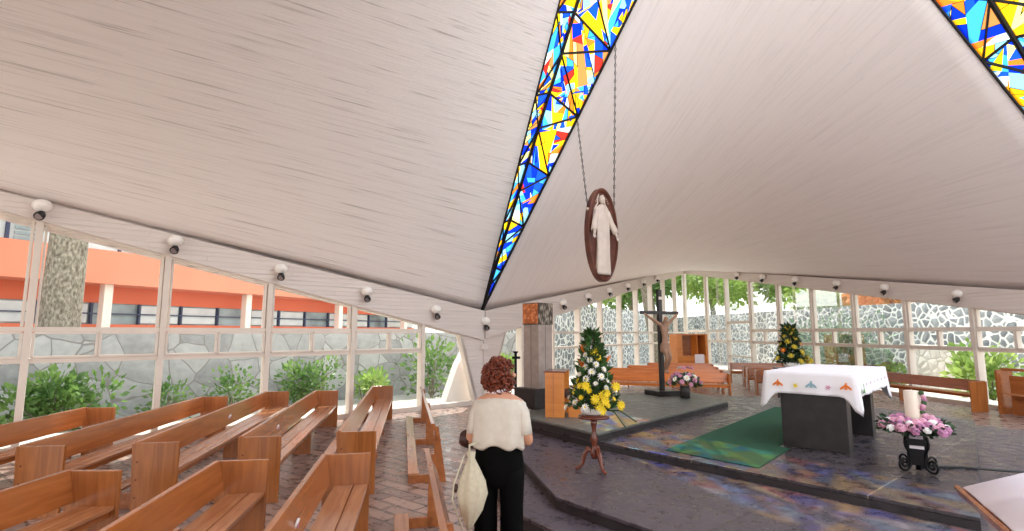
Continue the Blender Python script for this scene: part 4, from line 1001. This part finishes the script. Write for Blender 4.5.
def tree(loc,h,r,label,mat,crown,n=1500,seed=1,size=.3,cz=None,lean=0,group='trees outside'):
    e=empty('tree',loc,0,label,'tree',group); r0=random.Random(seed)
    m=MB(); m.tube([(0,0,-.1),(lean*.1,0,h*.15),(lean*.4,.05,h*.45),(lean*.7,0,h*.72),(lean,0,h)],[r*1.25,r*1.0,r*.9,r*.7,r*.3],14); m.build('trunk',M['bark'],e,True)
    cz=cz or h*.8; bl=[]
    for k in range(9):
        a=k*.7+r0.random(); q=Vector((lean*.7+math.cos(a)*crown*.7,math.sin(a)*crown*.7,cz+r0.uniform(-.2,.35)*crown))
        s0=Vector((lean*.5,0,h*r0.uniform(.4,.7))); m=MB(); mid=(s0+q)/2+Vector((0,0,.25)); m.tube([s0,mid,q],[r*.35,r*.22,.03],7); m.build('branch',M['bark'],e,True); bl.append((q,crown*r0.uniform(.35,.55)))
    def f(rg):
        q,rr=rg.choice(bl); u=Vector((rg.gauss(0,1),rg.gauss(0,1),rg.gauss(0,.7))).normalized(); return q+u*rr*rg.random()**.5,u+Vector((0,0,-.2))
    leaves(n,f,size,mat,'crown',e,seed); return e
def wl(t,o_,z=-.15): p=along(P12,dl,inl,t,o_); p.z=z; return p
def wb(t,o_,z=-.15): p=along(P12,db,inb,t,o_); p.z=z; return p
def wr_(t,o_,z=-.15): p=along(P23,dr,inr,t,o_); p.z=z; return p
e=tree(wl(8.3,5.6),9,.42,'thick grey tree trunk standing before the orange building outside the left windows',M['foliage_y'],3.5,900,3,.25,8.5,0,'tree outside the left windows')
shrub(wl(8.2,3.0),1.0,.7,1.15,1300,M['foliage'],'low green shrub outside the first left window bay',.14,11)
shrub(wl(10.4,2.9),.9,.6,1.0,900,M['foliage'],'low green shrub outside at the left frame edge',.14,17)
shrub(wl(6.2,3.3),.35,.3,.9,350,M['foliage'],'small slim bush outside the second left window bay',.11,12)
shrub(wl(5.0,3.3),.35,.3,1.05,400,M['foliage'],'small slim bush outside the third left window bay',.11,13)
shrub(wl(3.1,3.3),.75,.5,1.15,1000,M['foliage'],'flowering bush outside the fourth left window bay',.12,14)
shrub(wl(1.6,3.4),.6,.4,.9,700,M['foliage_y'],'yellow-green bush outside beside the slanted end pane',.12,15)
# ------------------------------------------------------------------ outside, back and right
def gw(name,P,d,n_,t0,t1,o_,h,mat):
    q=[along(P,d,n_,t0,o_),along(P,d,n_,t1,o_),along(P,d,n_,t1,o_+.5),along(P,d,n_,t0,o_+.5)]
    m=MB(); m.prism([(p.x,p.y) for p in q],-.15,h); return struct(m.build(name,M[mat]))
gw('wall_garden_back',P12,db,inb,6.2,29.8,4.2,3.15,'rubble')
gw('wall_garden_right',P23,dr,inr,-9,30.8,4.6,2.9,'rubble')
q=[along(P12,db,inb,2,.5),along(P12,db,inb,20,.5),along(P12,db,inb,20,2.2),along(P12,db,inb,2,2.2)]
m=MB(); m.prism([(p.x,p.y) for p in q],-.12,-.03); struct(m.build('path_back',M['paving']))
q=[along(P23,dr,inr,-8,.5),along(P23,dr,inr,18,.5),along(P23,dr,inr,18,1.9),along(P23,dr,inr,-8,1.9)]
m=MB(); m.prism([(p.x,p.y) for p in q],-.12,-.03); struct(m.build('path_right',M['paving']))
kinds=[('foliage_y','bright yellow-green leafy tree'),('foliage','mid green leafy tree'),('foliage_r','brownish leafed tree')]
trs=[((2.6,30.5),7,'foliage_y','bright leafy tree over the rubble wall just right of the stone pillar'),((5.2,35),8,'foliage_y','bright leafy tree over the rubble wall left of the black cross'),((7.0,25.55),9,'foliage_y','grey tree trunk just outside the back windows left of the black cross'),
 ((8.3,37.8),9,'foliage','mid green tree over the wall right of the black cross'),((14.2,37),8.5,'foliage_y','yellow-green tree over the wall behind the orange booth'),((18.6,34.5),8,'foliage','mid green tree behind the reddish upright of the window door')]
for k,((x,y),h_,mt,lbl) in enumerate(trs): tree(Vector((x,y,-.15)),h_,.3 if k==2 else .2,lbl,M[mt],2.5 if k!=2 else 1.6,2600,20+k,.4,(4.9 if k!=2 else 6.6),(.4,-.8,-1.2,.6,-.4,.5)[k],'trees beyond the back wall')
trs=[((17.6,29.5),'foliage_y','bare branched tree with yellow leaves above the potted plant'),((18.8,25.2),'foliage_r','reddish tree above the conifer shrubs'),((19.6,21.4),'foliage_r','brownish tree above the altar end of the right wall'),((20.4,17.6),'foliage_y','pale tree above the wall near the right frame edge')]
for k,((x,y),mt,lbl) in enumerate(trs): tree(Vector((x,y,-.15)),6.5,.2,lbl,M[mt],1.9,2000,40+k,.36,4.0,(.5,-.6,.3,-.5)[k],'trees beyond the right wall')
shrub(wr_(13.3,2.9),.8,.5,2.3,1300,M['foliage_d'],'tall blue-green shrub outside right of the potted plant',.18,31)
shrub(wr_(11.4,2.9),.9,.5,2.6,1500,M['foliage_d'],'tall blue-green shrub outside above the altar',.18,32)
shrub(wr_(9.9,2.7),.6,.4,1.3,1100,M['foliage_d'],'blue-green shrub outside behind the right edge of the altar cloth',.18,33)
shrub(wr_(12.6,2.0),.8,.4,1.0,600,M['foliage_y'],'light green strappy shrub low outside above the altar',.2,34)
shrub(wr_(9.0,2.4),.5,.4,.85,500,M['foliage'],'low green shrub outside behind the long right bench',.16,35)
shrub(wr_(5.6,2.6),.7,.4,1.4,600,M['foliage_y'],'light spiky shrub outside behind the right end of the bench',.24,36)
shrub(wb(4.2,2.8),1.0,.6,1.2,900,M['foliage_y'],'light green shrub outside right beside the stone pillar',.16,37)
shrub(wb(1.2,2.8),.6,.5,1.9,600,M['foliage'],'green shrub outside the small pane left of the stone pillar',.16,38)
q=[along(P23,dr,inr,6.6,3.6),along(P23,dr,inr,9.4,3.6),along(P23,dr,inr,9.4,4.1),along(P23,dr,inr,6.6,4.1)]
m=MB(); m.prism([(p.x,p.y) for p in q],-.15,1.35); struct(m.build('wall_low_pale',stone_wall('pale_masonry',(214,206,196),(240,236,230),(196,188,178),3.,.04)))
